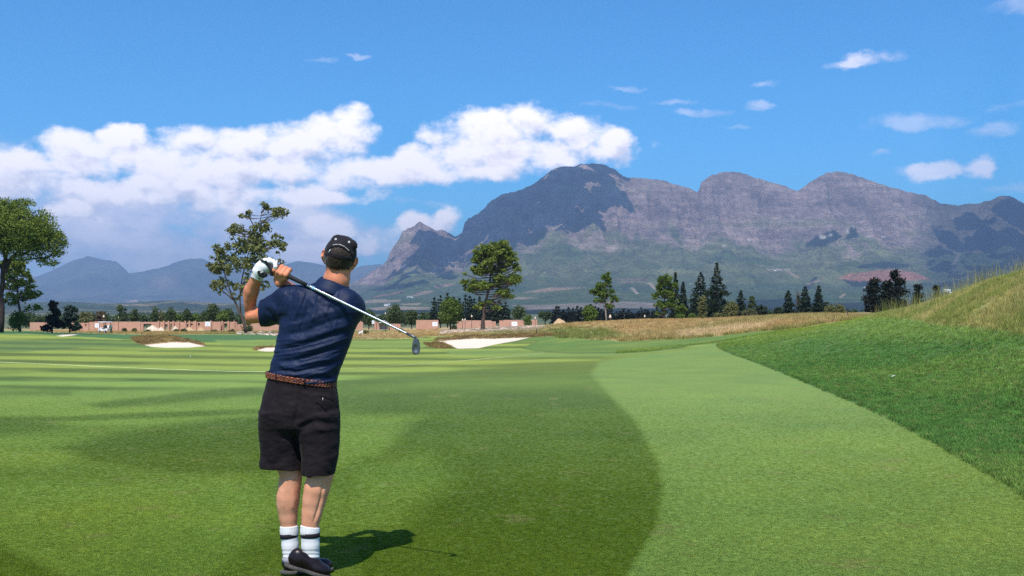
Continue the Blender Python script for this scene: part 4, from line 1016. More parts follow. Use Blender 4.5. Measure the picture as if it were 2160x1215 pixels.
# --- materials
def skin_fn(nt, b):
    co = coord(nt); n = noise(nt, co, 9, 5, 0.6); n2 = noise(nt, co, 120, 3, 0.6)
    c = mix(nt, n.step(.3, .7), (.70, .31, .185), (.80, .39, .25))
    x, y, z = sep(nt, co)
    tan_ = z.step(0.95, 1.15)                      # face, neck and arms are more sunburnt than the legs
    c = mix(nt, tan_*0.7, c, (.66, .21, .105)); c = mix(nt, n2*0.2, c, (.40, .17, .10))
    nt.links.new(c.s, b.inputs['Base Color']); b.inputs['Roughness'].default_value = .5; b.inputs['Specular IOR Level'].default_value = .22
    b.inputs['Subsurface Weight'].default_value = .12; b.inputs['Subsurface Radius'].default_value = (.012, .004, .002)
    nt.links.new(bump(nt, n2, .25, .002).s, b.inputs['Normal'])
M_skin = mat('skin', fn=skin_fn)
def cloth_fn(col, col2, sc=600.0, sh=.3, rough=.85):
    def fn(nt, b):
        co = coord(nt); n = noise(nt, co, 14, 4, .6); wv = noise(nt, mapv(nt, co, (1, 1, .5)), sc, 2, .5)
        c = mix(nt, n.step(.3, .7), col, col2); c = mix(nt, wv*0.35, c, tuple(q*.55 for q in col))
        nt.links.new(c.s, b.inputs['Base Color']); b.inputs['Roughness'].default_value = rough; b.inputs['Specular IOR Level'].default_value = .25
        b.inputs['Sheen Weight'].default_value = sh; b.inputs['Sheen Roughness'].default_value = .45
        nt.links.new(bump(nt, wv, .25, .001).s, b.inputs['Normal'])
    return fn
M_shirt = mat('navy_pique', fn=cloth_fn((.003, .011, .044), (.005, .017, .064), sh=.02, rough=.6))
M_shorts = mat('black_twill', fn=cloth_fn((.008, .0045, .007), (.013, .008, .011), sh=.03))
M_cap = mat('black_cap_cloth', fn=cloth_fn((.010, .008, .012), (.015, .012, .018), sh=.1))
M_hair = mat('dark_hair', fn=cloth_fn((.016, .009, .006), (.045, .026, .018), 300, .2, .55))
M_sock = mat('white_sock', fn=cloth_fn((.80, .79, .80), (.86, .85, .86), 260, .2, .95))
M_band = mat('black_sock_band', (.015, .013, .018), .9)
M_heel = mat('grey_sock_heel', (.36, .34, .40), .95, var=.12, scale=120)
M_shoe = mat('dark_shoe_leather', (.011, .006, .007), .34, spec=.35, var=.25, scale=30, bmp=.12, bscale=60, bdist=.003)
M_sole = mat('rubber_sole', (.075, .070, .062), .8, var=.2, scale=40)
M_glove = mat('white_glove_leather', (.82, .81, .82), .6, var=.06, scale=40, bmp=.2, bscale=60, bdist=.003)
M_black = mat('black_leather', (.014, .012, .016), .5)
M_belt = mat('brown_braided_leather', (.15, .040, .018), .28, spec=.5, var=.45, scale=60)
M_white = mat('white_thread', (.82, .80, .80), .8)
M_eye = mat('eye_white', (.8, .78, .75), .3)
M_steel = mat('chrome_steel', (.74, .74, .77), .13, metal=1.0, spec=.5)
M_iron = mat('dark_satin_steel', (.16, .16, .17), .42, metal=.85, spec=.5, var=.15, scale=60)
M_grip = mat('rubber_grip', (.012, .012, .014), .7, bmp=.4, bscale=300, bdist=.002)

# --- head frame, tilted a little to the right
HT = R(14); Hr = np.array([math.cos(HT), 0, -math.sin(HT)]); Hu = np.array([math.sin(HT), 0, math.cos(HT)]); Hf = np.array([0, 1., 0])
HM = np.array([Hr, Hf, Hu]); HC = Pm(717, 540, 0.0)
def Hd(r, u, f): return HC+(Hr*r+Hu*u+Hf*f)*K
SK = np.array([31.5, 39, 37])*K
# --- body
G = Grid(Pm(480, 1230, -.30)-0.02, Pm(800, 480, .46)+0.02, 0.0036)
G.ell(HC, SK, .01, HM)
G.ell(Hd(0, -22, 12), np.array([24, 27, 27])*K, .02, HM)                  # jaw
G.ell(Hd(0, -42, 22), np.array([15, 14, 10])*K, .015, HM)                 # chin
G.cone(Hd(0, -4, 38), Hd(0, -17, 46), 2.5*K, 4.5*K, .01)                  # nose
G.cone(Hd(-14, 4, 33), Hd(14, 4, 33), 4*K, 4*K, .012)                     # brow
for q in (-1, 1):
    G.ell(Hd(q*12, -1, 38), np.array([6, 4, 4])*K, .008, HM, 's')         # eye sockets
    G.ell(Hd(q*17, -16, 28), np.array([8, 8, 8])*K, .02, HM)              # cheeks
    G.cone(Hd(-6, -27+q*1.6, 37), Hd(6, -27+q*1.6, 37), 2*K, 2*K, .004)   # lips
for (q, u) in ((-1, -4), (1, -4)):                                        # ears
    G.ell(Hd(q*35, u, 2), np.array([5.2, 8, 11])*K, .006, HM); G.ell(Hd(q*37, u+1, -2), np.array([2.6, 5, 7])*K, .003, HM, 's')
    G.cone(Hd(q*33, u-10, 3), Hd(q*31, u-16, 5), 3.2*K, 2.4*K, .008)
G.chain([(Pm(716, 566, .008), 24*K), (Pm(710, 590, .0), 26*K), (Pm(706, 612, .012), 25*K)], .02)
G.cone(Hd(-11, -26, -20), Pm(698, 606, -.03), 7*K, 7*K, .015); G.cone(Hd(11, -26, -20), Pm(717, 606, -.03), 7*K, 7*K, .015)
# trunk inside the clothes
G.loft([(622, 625, 730, .07, 0), (640, 600, 752, .095, .0), (680, 604, 746, .105, .0), (740, 594, 722, .10, .0), (800, 582, 696, .10, .0), (860, 568, 700, .115, .0), (900, 568, 700, .10, .01)], .03)
G.chain([(Pm(605, 636, .0), 20*K), (Pm(560, 663, .07), 18*K), (Pm(513, 668, .13), 16*K)], .02)          # left upper arm
G.chain([(Pm(511, 671, .13), 16*K), (Pm(521, 640, .10), 18.5*K), (Pm(531, 612, .05), 15.5*K), (Pm(542, 585, -.004), 11.5*K)], .012)
G.ell(Pm(508, 676, .135), np.array([10, 10, 10])*K, .02)
G.chain([(Pm(745, 640, .02), 22*K), (Pm(715, 650, .20), 19*K), (Pm(672, 640, .27), 17*K)], .02)          # right upper arm, across the chest
G.chain([(Pm(668, 640, .27), 17*K), (Pm(635, 622, .17), 16*K), (Pm(606, 606, .06), 12.5*K), (Pm(595, 596, .012), 11.5*K)], .012)
# left hand (inside the glove)
def Hn(px, py, dy): return Pm(px, py, dy-.028)
G.chain([(Hn(542, 584, .02), 11*K), (Hn(552, 568, .0), 13*K), (Hn(560, 560, .0), 13*K)], .008)
# right hand: palm under the grip, four curled fingers over it, thumb along it
G.ell(Hn(590, 590, .020), np.array([13, 11, 13])*K, .012); G.ell(Hn(600, 583, .022), np.array([12, 9, 9])*K, .01)
for (a, m_, b, r0) in [((583, 585, -.012), (587, 574, -.040), (595, 562, -.026), 5.2), ((591, 589, -.012), (594, 578, -.044), (603, 566, -.028), 5.5), ((599, 589, -.010), (603, 580, -.044), (611, 569, -.028), 5.3),
                       ((575, 579, -.012), (578, 570, -.036), (584, 560, -.022), 4.6)]:
    G.chain([(Hn(*a), r0*K*.95), (Hn(*m_), r0*K), (Hn(*b), r0*K*.9), (Hn(b[0]+2, b[1]+1, .012), r0*K*.8)], .0025)
G.chain([(Hn(588, 594, .005), 6.5*K), (Hn(598, 587, -.028), 5.6*K), (Hn(610, 581, -.026), 4.6*K)], .003)       # thumb
G.ell(Hn(588, 597, .0), np.array([8, 8, 9])*K, .012)
# legs
G.chain([(Pm(600, 900, .03), 34*K), (Pm(610, 980, .03), 25*K), (Pm(614, 1003, .025), 22*K), (Pm(611, 1025, .03), 22.5*K), (Pm(608, 1048, .035), 23*K), (Pm(607, 1066, .04), 21.5*K), (Pm(608, 1090, .045), 18*K), (Pm(610, 1120, .05), 16*K), (Pm(614, 1178, .05), 14*K)], .02)
G.ell(Pm(601, 1042, .012), np.array([10, 12, 34])*K, .012); G.ell(Pm(616, 1044, .012), np.array([9, 12, 30])*K, .012)
G.chain([(Pm(678, 900, -.01), 38*K), (Pm(676, 980, -.02), 29*K), (Pm(676, 1003, -.025), 25.5*K), (Pm(669, 1030, -.025), 25*K), (Pm(663, 1055, -.02), 23*K), (Pm(658, 1080, -.02), 20*K), (Pm(655, 1100, -.02), 17.5*K), (Pm(654, 1120, -.02), 16*K), (Pm(655, 1180, -.02), 14*K)], .02)
G.ell(Pm(658, 1044, -.05), np.array([10, 12, 34])*K, .010); G.cone(Pm(688, 1006, -.055), Pm(670, 1098, -.040), 6*K, 5*K, .003)
G.cone(Pm(614, 1178, .05), Pm(660, 1198, .06), 13*K, 12*K, .01); G.cone(Pm(655, 1180, -.02), Pm(676, 1202, .02), 13*K, 11*K, .01)
V, F = G.mesh(); V = relax(V, F, 2, .4)
V2 = relax(V, F, 34, .5); wl = sstep(1.0, .9, V[:, 2])[:, None]*.9; V = V*(1-wl)+V2*wl
V = folds(V, F, [([(681,1022),(677,1050),(669,1078),(661,1104)], 2.6, -5), ([(687,1018),(683,1050),(675,1078),(667,1104)], 3.2, 3.2), ([(650,1010),(644,1040),(645,1075)], 7, 3), ([(655,1004),(672,1009),(690,1004)], 3, -3),
    ([(597,1016),(606,1007),(622,1003)], 3, -3.5), ([(597,1030),(594,1050),(598,1075)], 6, 2.5), ([(617,1030),(620,1055),(618,1078)], 5, 2.5), ([(543,650),(532,658),(522,662)], 3, -4), ([(520,640),(528,610),(538,590)], 5, 2)])
body = mk('body', V, F, M_skin, person)
for q in (-1, 1):
    v, f = lathe([(0.0001, -.009), (.006, -.006), (.009, 0), (.006, .006), (.0001, .009)], 12, Hd(q*12, -1, 35)); mk('eye', v, f, M_eye, body)
# --- hair and cap
g = Grid(Hd(-55, -60, -60), Hd(55, 60, 60)+np.array([0, 0, .03]), 0.003); g = Grid(HC-0.15, HC+0.15, .003)
def cut(gr, fn): gr.put(fn, gr.lo, gr.lo+gr.n*gr.h, 0, 'i')
def hloc(x, y, z):
    X, Y, Z = x-HC[0], y-HC[1], z-HC[2]
    return (X*Hr[0]+Z*Hr[2])/K, (X*Hu[0]+Z*Hu[2])/K, Y/K
g.ell(HC, SK+1.8*K, 0, HM); g.ell(Hd(0, -22, -8), np.array([25, 25, 15])*K, .02, HM)
def nape(x, y, z):
    r, u, f = hloc(x, y, z)
    return np.maximum(np.maximum((-30+0.010*r**2-u+2.0*np.sin(r*1.1)), f-8-0.5*u), -u-44)*K
cut(g, nape)
V, F = g.mesh(); Nn = normals(V, F); r_, u_, f_ = hloc(V[:, 0], V[:, 1], V[:, 2])
V = V+Nn*((fbm(r_/1.6, u_/9, 3, 5)-.5)*0.006)[:, None]
hair = mk('hair', V, F, M_hair, person)
g = Grid(HC-0.16, HC+0.17, .003)
g.ell(Hd(0, 2, 0), SK+np.array([2.6, 3.0, 5.0])*K, 0, HM)
g.ell(Hd(-9, 30, -12), np.array([15, 14, 13])*K, .008, HM); g.ell(Hd(19, 27, -12), np.array([14, 12, 13])*K, .008, HM); g.ell(Hd(5, 33, 2), np.array([18, 22, 10])*K, .01, HM)
g.ell(HC, SK+0.9*K, 0, HM, 's')
def capcut(x, y, z):
    r, u, f = hloc(x, y, z); return (-6.5-u+0.00*f)*K
cut(g, capcut)
def opening(x, y, z):
    r, u, f = hloc(x, y, z)
    q = np.sqrt(((r-3)/25.0)**2+((u-2.5)/15.0)**2)-1
    return np.maximum(np.maximum(q*14, 2.5-u), f+6)*K
g.put(opening, g.lo, g.lo+g.n*g.h, 0, 's')
V, F = g.mesh(); V = relax(V, F, 1, .4)
cap = mk('cap', V, F, M_cap, person)
g = Grid(HC-0.2, HC+0.22, .004)                                            # peak of the cap, on the far side
g.ell(Hd(0, -2, 46), np.array([27, 28, 5])*K, 0, HM)
def pk(x, y, z):
    r, u, f = hloc(x, y, z); return (38.5-f)*K
cut(g, pk); V, F = g.mesh(); mk('cap_peak', V, F, M_cap, cap)
def on_cap(r, u, off=.8):
    """point on the back of the cap"""
    a = SK[0]/K+2.6; c = SK[1]/K+3; b = SK[2]/K+5; q = 1-(r/a)**2-((u-2)/b)**2
    return Hd(r, u, -(c*math.sqrt(max(q, .02))+off))
for (px, py) in ((713, 506.5), (740, 512)):
    e = (px-717)*math.cos(HT)-(540-py)*math.sin(HT), (px-717)*math.sin(HT)+(540-py)*math.cos(HT)
    th = np.linspace(0, 2*np.pi, 13); ctr = on_cap(e[0], e[1], 2.6)
    v, f = tube(np.stack([ctr[0]+1.5*K*np.cos(th), ctr[1]+0*th, ctr[2]+1.5*K*np.sin(th)], 1), .9*K, 6); mk('eyelet', v, f, M_white, cap)
stt = []
for i, t in enumerate(np.linspace(0, 1, 21)):
    if i in (6, 15): continue
    r = -13+t*33; u = 22.5-0.020*(r-1)**2
    p = on_cap(r, u, 1.4); hgt = (1.2 if i in (0, 7, 16) else .85)*K
    stt.append(tube(np.array([p-Hu*hgt, p+Hu*hgt*(.9+.3*math.sin(i*2.3))]), .42*K, 5))
    stt.append(tube(np.array([p-Hu*hgt*(.2+.5*math.sin(i*1.9)), p+Hr*1.1*K]), .36*K, 5))
v, f = join(stt); mk('embroidered_lettering', v, f, M_white, cap)
p = on_cap(-17, 4, 2.0); v, f = tube(np.array([p-Hu*4*K-Hr*1.0*K, p+Hu*4*K+Hr*1.0*K]), 1.1*K, 6); mk('strap_buckle', v, f, mat('buckle_metal', (.6, .7, .75), .3, metal=.7), cap)
# --- polo shirt
h = .004; g = Grid(Pm(520, 830, -.22), Pm(800, 585, .42), h)
SH = [(598, 664, 716, .050, .005), (606, 636, 731, .064, .005), (614, 612, 744, .078, .0), (624, 598, 754, .094, .0), (640, 592, 761, .110, .0), (660, 591, 763, .122, .0), (680, 591, 756, .124, .0), (700, 588, 747, .124, .0),
      (730, 582, 737, .122, .0), (760, 575, 725, .120, .0), (780, 570, 717, .122, .0), (800, 564, 711, .124, .0), (818, 563, 706, .124, .0)]
g.loft(SH, 0, 'u', 2.3)
g.chain([(Pm(612, 638, .0), 33*K), (Pm(586, 650, .03), 30*K), (Pm(562, 660, .065), 27*K), (Pm(548, 663, .085), 25*K)], .03)
g.chain([(Pm(742, 648, .005), 27*K), (Pm(738, 655, .09), 29*K), (Pm(705, 655, .21), 27*K)], .03)
g.ell(Pm(640, 622, -.02), np.array([60, 26, 20])*K, .04); g.ell(Pm(728, 640, -.05), np.array([26, 24, 30])*K, .04); g.ell(Pm(640, 645, -.06), np.array([34, 22, 34])*K, .04)
# sleeve ends open round the arms
aL = Pm(612, 652, .03); bL = Pm(500, 670, .15); nL = (Pm(548, 663, .085)-Pm(592, 655, .03)); nL[2] += .012; nL /= np.linalg.norm(nL); eL = Pm(551, 662, .075)
def sl_cut(x, y, z):
    d = (x-eL[0])*nL[0]+(y-eL[1])*nL[1]+(z-eL[2])*nL[2]
    return np.where(x < Pm(575, 660)[0], d, -1.0)
g.put(sl_cut, g.lo, g.lo+g.n*g.h, 0, 'i')
g.cone(Pm(570, 662, .055), Pm(540, 666, .095), 19*K, 23*K, .006, 's')
g.cone(Pm(716, 566, .008), Pm(706, 598, .006), 24*K, 25*K, .004, 's')
# hem, tucked into the shorts under the belt
za = Pm(567, 792)[2]; zb = Pm(705, 815)[2]; xa = Pm(567, 792)[0]; xb = Pm(705, 815)[0]
g.put(lambda x, y, z: (za+(zb-za)*(x-xa)/(xb-xa))-z, g.lo, g.lo+g.n*g.h, 0, 'i')
V, F = g.mesh(); V = relax(V, F, 2, .4)
ST = [([(604,612),(596,640),(590,664)],5,3.5), ([(618,610),(612,645),(598,680)],4,-3), ([(632,606),(634,640),(612,690)],5,4), ([(646,610),(650,650),(632,700)],4,-3.5), ([(662,612),(664,655),(650,705)],5,3.5),
      ([(560,650),(575,668),(590,682)],4,-4), ([(572,640),(586,662),(594,690)],4,3.5), ([(690,640),(712,665),(720,700)],5,-3), ([(700,630),(730,655),(742,690)],5,2.5), ([(600,690),(640,680),(690,660),(735,650)],6,3.5),
      ([(592,708),(640,700),(690,680),(740,665)],5,-4), ([(590,722),(640,716),(700,696),(745,682)],5,4.5), ([(586,738),(640,730),(700,708),(740,698)],5,-4.5), ([(584,750),(640,744),(700,724),(735,712)],4.5,4.5),
      ([(582,762),(630,760),(690,742),(730,726)],4,-4.5), ([(580,772),(630,771),(690,757),(728,742)],4,4.5), ([(576,780),(630,783),(690,772),(722,758)],3.5,-4), ([(575,788),(620,791),(680,786),(716,774)],3.5,4.5),
      ([(600,797),(650,800),(700,796),(714,786)],3.5,-4), ([(640,806),(680,808),(706,802)],3.5,3.5), ([(590,768),(600,776),(640,780)],3,3), ([(655,620),(675,650),(700,690)],4,-2.5), ([(645,625),(690,665),(715,705)],5,2)]
def shx(px, py, V_):
    v = py+0.22*(px-640)+0.0009*(px-640)**2
    lo = sstep(690, 730, py); n = fbm(px/60.0, v/4.6, 3, 12, .5, True)-.55
    up = fbm((px+py*.35)/5.5, py/55.0, 3, 18, .5, True)-.55
    return (n*lo*.010+up*(1-lo)*.0045*sstep(800, 660, px))+(fbm(px/22, py/16, 3, 30)-.5)*.008*sstep(500, 560, px)
V = folds(V, F, [(a_, b_*1.1, c_*1.4) for a_, b_, c_ in ST], shx)
shirt = mk('polo_shirt', V, F, M_shirt, person)
# collar: a folded band round the neck, tilted down to the right
CT = R(20); cr = np.array([math.cos(CT), 0, -math.sin(CT)]); cu = np.array([math.sin(CT), 0, math.cos(CT)]); cc0 = Pm(703, 604, -.004)
th = np.linspace(0, 2*np.pi, 49)[:-1]; prof = [(27, -4), (27, 7), (28.5, 10), (31, 10), (34, 4), (38, -6), (41.5, -14), (41, -16), (38.5, -15), (34, -9), (30, -2)]
V = np.array([[cc0+(cr*math.cos(a)*r*1.03+Hf*math.sin(a)*(r*.92)+cu*(q+1.0*math.sin(3*a)))*K for a in th] for r, q in prof]).reshape(-1, 3)
mk('collar', V, grid_faces(len(prof), 48, True), M_shirt, shirt)
# --- shorts
g = Grid(Pm(530, 1012, -.20), Pm(735, 786, .22), .004)
g.loft([(792, 567, 706, .118, 0), (800, 565, 707, .120, 0), (815, 561, 709, .123, 0), (835, 556, 713, .128, -.004), (870, 551, 716, .134, -.008), (900, 549, 716, .126, .0), (915, 551, 713, .100, .01), (925, 556, 706, .06, .02)], 0, 'u', 2.3)
g.loft([(868, 551, 634, .122, .0), (890, 549, 634, .121, .006), (930, 546, 637, .112, .02), (960, 545, 638, .104, .03), (990, 545, 639, .102, .03)], .02, 'u', 2.4)
g.loft([(868, 622, 716, .124, -.008), (890, 622, 717, .121, -.01), (930, 629, 717, .112, -.015), (965, 636, 714, .106, -.02), (1000, 641, 707, .100, -.025)], .006, 'u', 2.4)
g.cone(Pm(632, 945, -.125), Pm(639, 1000, -.11), 1.5*K, 4*K, .03, 's')
g.chain([(Pm(598, 950, .03), 24*K), (Pm(592, 1010, .03), 40*K)], 0, 's')
g.chain([(Pm(676, 955, -.02), 20*K), (Pm(674, 1015, -.02), 30*K)], 0, 's')
zl = Pm(567, 788)[2]; zr = Pm(705, 811)[2]; x0 = Pm(567, 788)[0]; x1 = Pm(705, 811)[0]
g.put(lambda x, y, z: z-(zl+(zr-zl)*(x-x0)/(x1-x0)), g.lo, g.lo+g.n*g.h, 0, 'i')
def hem(x, y, z):
    px = 1080+FOC*x/YM; yb = np.where(px < 638, 984+0.065*(px-545), 997+0.02*(px-640)); zb_ = CAM_H-(yb-655)*K
    return zb_-z
g.put(hem, g.lo, g.lo+g.n*g.h, 0, 'i')
V, F = g.mesh(); V = relax(V, F, 2, .4)
V = folds(V, F, [([(636,815),(632,850),(622,885),(618,905)],5,-6), ([(618,900),(626,935),(637,985)],6,-9), ([(625,905),(660,890),(710,895)],6,-6), ([(628,892),(665,878),(712,882)],6,4.5), ([(630,920),(665,905),(700,908)],7,4),
     ([(575,830),(590,860),(612,895)],8,-3.5), ([(560,870),(585,890),(612,905)],7,3), ([(556,920),(575,950),(578,984)],9,3.5), ([(590,925),(596,955),(594,984)],8,-4), ([(612,930),(614,955),(618,985)],8,3.5),
     ([(650,930),(662,960),(664,995)],8,-3.5), ([(680,920),(684,955),(680,995)],9,4), ([(700,905),(704,950),(696,995)],7,-3.5), ([(668,838),(690,842),(706,850)],3,-3.5), ([(660,862),(690,868),(712,862)],5,-3), ([(700,815),(706,835),(712,860)],4,4),
     ([(568,808),(640,822),(704,830)],4,-2), ([(600,812),(602,860),(608,900)],3,1.8)],
     lambda px, py, V_: (fbm(px/26, py/20, 4, 50)-.5)*.014*sstep(805, 840, py))
shorts = mk('shorts', V, F, M_shorts, person)
pk_pts = np.array([Pm(x, y, -.132-.004*(x < 700)) for x, y in ((664, 842), (680, 844), (696, 846), (706, 850))])
v, f = tube(pk_pts, .0022, 6); mk('pocket_edge', v, f, M_shorts, shorts)
v, f = tube(np.array([Pm(681, 839, -.139), Pm(681, 845, -.140)]), .0011, 5); mk('pocket_button', v, f, M_white, shorts)
# --- belt, three braided strands, and its loops
def waist(t, off, up=0.0):
    """point of the belt line: t angle from the left side round the back"""
    r0 = Pm(566, 789); r1 = Pm(706, 811); c = (r0+r1)/2; a = (r1[0]-r0[0])/2+off; b = .119+off
    cs, sn = math.cos(t), math.sin(t); q = 2/2.3
    x = -np.sign(cs)*abs(cs)**q*a; y = -np.sign(sn)*abs(sn)**q*b
    return np.array([c[0]+x, YM+y, c[2]+(x/a)*(r1[2]-r0[2])/2+up])
for s_ in range(4):
    pts = []
    for t in np.linspace(0, 2*np.pi, 321):
        ph = t*26+s_*math.pi/2
        pts.append(waist(t, .0045+.0028*math.sin(2*ph+s_*math.pi), .0125*math.sin(ph)))
    v, f = tube(np.array(pts), .0042, 6, False)
    if s_ == 0: belt = mk('belt', v, f, M_belt, person)
    else: mk('braid_strand', v, f, M_belt, belt)
v = np.array([waist(t, o, u) for t in np.linspace(0, 2*np.pi, 97)[:-1] for (o, u) in ((-.003, -.016), (.002, -.016), (.002, .016), (-.003, .016))])
i_ = np.arange(96)[:, None]*4; j_ = ((np.arange(96)+1) % 96)[:, None]*4; q_ = np.arange(4)[None, :]; q2 = (q_+1) % 4
mk('belt_core', v, np.stack([i_+q_, i_+q2, j_+q2, j_+q_], -1).reshape(-1, 4), M_black, belt, smooth=False)
for t in (.12, 1.0, 1.75, 2.7, 4.2, 5.4):
    v = []; 
    for dt in (-.022, .022):
        for (o, u) in ((.004, -.021), (.011, -.019), (.0125, 0), (.011, .019), (.004, .021)): v.append(waist(t+dt, o, u))
    mk('belt_loop', np.array(v), np.array([[k, k+1, k+6, k+5] for k in range(4)]), M_shorts, belt)
# --- socks
def sock(pts, top, name):
    g = Grid(np.min([p[0] for p in pts], 0)-.06, np.max([p[0] for p in pts], 0)+.06, .0035)
    g.chain(pts, .008)
    (c, nrm) = top; g.put(lambda x, y, z: (x-c[0])*nrm[0]+(y-c[1])*nrm[1]+(z-c[2])*nrm[2], g.lo, g.lo+g.n*g.h, 0, 'i')
    V, F = g.mesh(); V = relax(V, F, 1, .4); Nn = normals(V, F)
    px, py = proj(V); a = np.arctan2(V[:, 1]-pts[0][0][1], V[:, 0]-pts[0][0][0])
    V = V+Nn*(np.sin(a*34)*.0004+.0012*np.sin(py*.75)*sstep(1150, 1172, py))[:, None]
    return V, F
def band(c0, c1, r0, r1, m, parent, name, nrm):
    a = np.asarray(c0); b = np.asarray(c1); v, f = tube(np.array([a, a*.98+b*.02, a*.02+b*.98, b]), np.array([r0-.001, r0, r1, r1-.001]), 40, False)
    return mk(name, v, f, m, parent)
pl = [(Pm(609, 1090, .047), 19.6*K), (Pm(610, 1120, .05), 18.6*K), (Pm(612, 1150, .05), 17.2*K), (Pm(614, 1184, .05), 15.5*K)]
V, F = sock(pl, (Pm(609, 1109, .048), np.array([-.03, .05, 1.0])), 'sock'); s1 = mk('sock', V, F, M_sock, person)
pr_ = [(Pm(654, 1090, -.02), 20.4*K), (Pm(654, 1120, -.02), 19.6*K), (Pm(655, 1150, -.02), 18.2*K), (Pm(656, 1172, -.015), 17*K), (Pm(655, 1180, -.015), 14*K)]
V, F = sock(pr_, (Pm(654, 1110, -.02), np.array([.14, .10, 1.0])), 'sock'); s2 = mk('sock', V, F, M_sock, person)
band(Pm(609.3, 1124, .05), Pm(610.3, 1133.5, .05), 19.4*K, 19.0*K, M_band, s1, 'stripe', None)
band(Pm(654.5, 1122.5, -.02), Pm(654.3, 1132.5, -.02), 20.4*K, 19.9*K, M_band, s2, 'stripe', None)
band(Pm(613, 1173.5, .05), Pm(614, 1184, .05), 18.0*K, 17.4*K, M_heel, s1, 'heel_patch', None)
# --- shoes
def shoe(heel, toe, pitch_lift, parent, w=1.0, lenf=1.0):
    """heel, toe: points on the sole; the heel may be raised"""
    h0 = np.asarray(heel, float); t0 = np.asarray(toe, float); L = np.linalg.norm(t0-h0); f = (t0-h0)/L
    s = np.cross(f, [0, 0, 1]); s /= np.linalg.norm(s); u = np.cross(s, f); M = np.array([f, s, u])
    P = lambda a, b, c: h0+f*a*L+s*b+u*c
    g = Grid(np.minimum(h0, t0)-.09, np.maximum(h0, t0)+np.array([.09, .09, .16]), .0035)
    g.ell(P(.15, 0, .052), (.052, .034, .045), .02, M); g.ell(P(.13, 0, .078), (.036, .031, .028), .015, M); g.cone(P(.2, 0, .05), P(.6, 0, .035), .036, .040, .02); g.ell(P(.76, 0, .030), (.062, .047, .034), .02, M)
    g.ell(P(.42, 0, .062), (.055, .028, .024), .02, M)
    g.put(lambda x, y, z: -((x-h0[0])*u[0]+(y-h0[1])*u[1]+(z-h0[2])*u[2])+.014, g.lo, g.lo+g.n*g.h, 0, 'i')
    g.cone(P(.20, 0, .105), P(.22, 0, .17), .022, .030, .004, 's')
    V, F = g.mesh(); V = relax(V, F, 1, .4); up_ = mk('shoe', V, F, M_shoe, parent)
    g = Grid(np.minimum(h0, t0)-.09, np.maximum(h0, t0)+.09, .0035)
    g.ell(P(.16, 0, .005), (.062, .039, .03), .01, M); g.cone(P(.2, 0, .005), P(.7, 0, .005), .036, .044, .02); g.ell(P(.76, 0, .005), (.070, .052, .03), .02, M)
    g.put(lambda x, y, z: np.abs((x-h0[0])*u[0]+(y-h0[1])*u[1]+(z-h0[2])*u[2]-.007)-.009, g.lo, g.lo+g.n*g.h, 0, 'i')
    V, F = g.mesh(); mk('sole', V, F, M_sole, up_)
    lv = [tube(np.array([P(.34+.07*k, -.020, .082-.006*k), P(.36+.07*k, 0, .093-.007*k), P(.34+.07*k, .020, .082-.006*k)]), .0022, 5) for k in range(4)]
    v, f_ = join(lv); mk('laces', v, f_, M_black, up_)
    return up_
a = Pm(600, 1212, .05); a[2] = .012; b = np.array([Pm(698, 1205, .10)[0], YM+.13, .010]); shoe(a, b, 0, person)
a = Pm(610, 1196, -.065); b = np.array([Pm(690, 1205, .0)[0], YM-.01, .006]); shoe(a, b, .05, person)
# --- glove
g = Grid(Pm(520, 610, -.09), Pm(600, 530, .09), .0025)
g.chain([(Hn(541, 587, .02), 12.8*K), (Hn(548, 572, .005), 14.6*K), (Hn(558, 562, .0), 14.8*K), (Hn(566, 561, .0), 13*K)], .008)
g.chain([(Hn(546, 562, -.012), 8*K), (Hn(560, 552, -.012), 8*K)], .008)
for (a, m_, b, r0) in [((553, 553, -.012), (559, 549, -.03), (567, 552, -.03), 4.8), ((560, 550, -.006), (568, 548, -.026), (575, 552, -.03), 4.8), ((567, 552, -.004), (576, 551, -.026), (580, 557, -.03), 4.6), ((570, 556, .0), (580, 557, .01), (584, 563, .0), 4.2)]:
    g.chain([(Hn(*a), r0*K*1.05), (Hn(*m_), r0*K), (Hn(*b), r0*K*.92)], .002)
g.chain([(Hn(578, 572, -.026), 4.5*K), (Hn(582, 562, -.040), 5.2*K), (Hn(586, 553, -.038), 5.0*K)], .003)
nn = np.array([.42, .0, -1.0]); nn /= np.linalg.norm(nn); c_ = Pm(540, 585, .02)
g.put(lambda x, y, z: (x-c_[0])*(-.45)+(z-c_[2])*(-.9)-.006, g.lo, g.lo+g.n*g.h, 0, 'i')
V, F = g.mesh(); V = relax(V, F, 1, .4); glove = mk('golf_glove', V, F, M_glove, person)
def patch(name, pts, m, off, w_, parent):
    """raised strip on the glove, laid over its surface on the near side"""
    Vg = V; P = []
    for (px, py, r) in pts:
        gx, gy = proj(Vg); k_ = np.where(np.hypot(gx-px, gy-py) < 3.5)[0]
        y0 = Vg[k_, 1].min() if len(k_) else YM-.03
        q = at(float(px), float(py), y0-off); P.append((q, r*K))
    g2 = Grid(np.min([p[0] for p in P], 0)-.035, np.max([p[0] for p in P], 0)+.035, .0022)
    for p_, q_ in zip(P[:-1], P[1:]):
        a, b = p_[0], q_[0]
        g2.cone(a, b, p_[1], q_[1], .003)
    v_, f_ = g2.mesh(); v_[:, 1] = (v_[:, 1]-np.median(v_[:, 1]))*.35+np.median(v_[:, 1])
    return mk(name, v_, f_, m, parent)
patch('knuckle_panel', [(551, 549, 2.4), (560, 552, 3.4), (568, 560, 4.2), (573, 569, 4.4), (573, 578, 4.0)], M_black, .001, 3, glove)
st_ = patch('wrist_strap', [(546, 574, 4.2), (551, 578, 6.6), (556, 580, 6.0), (562, 581, 3.6)], M_black, .002, 4, glove)
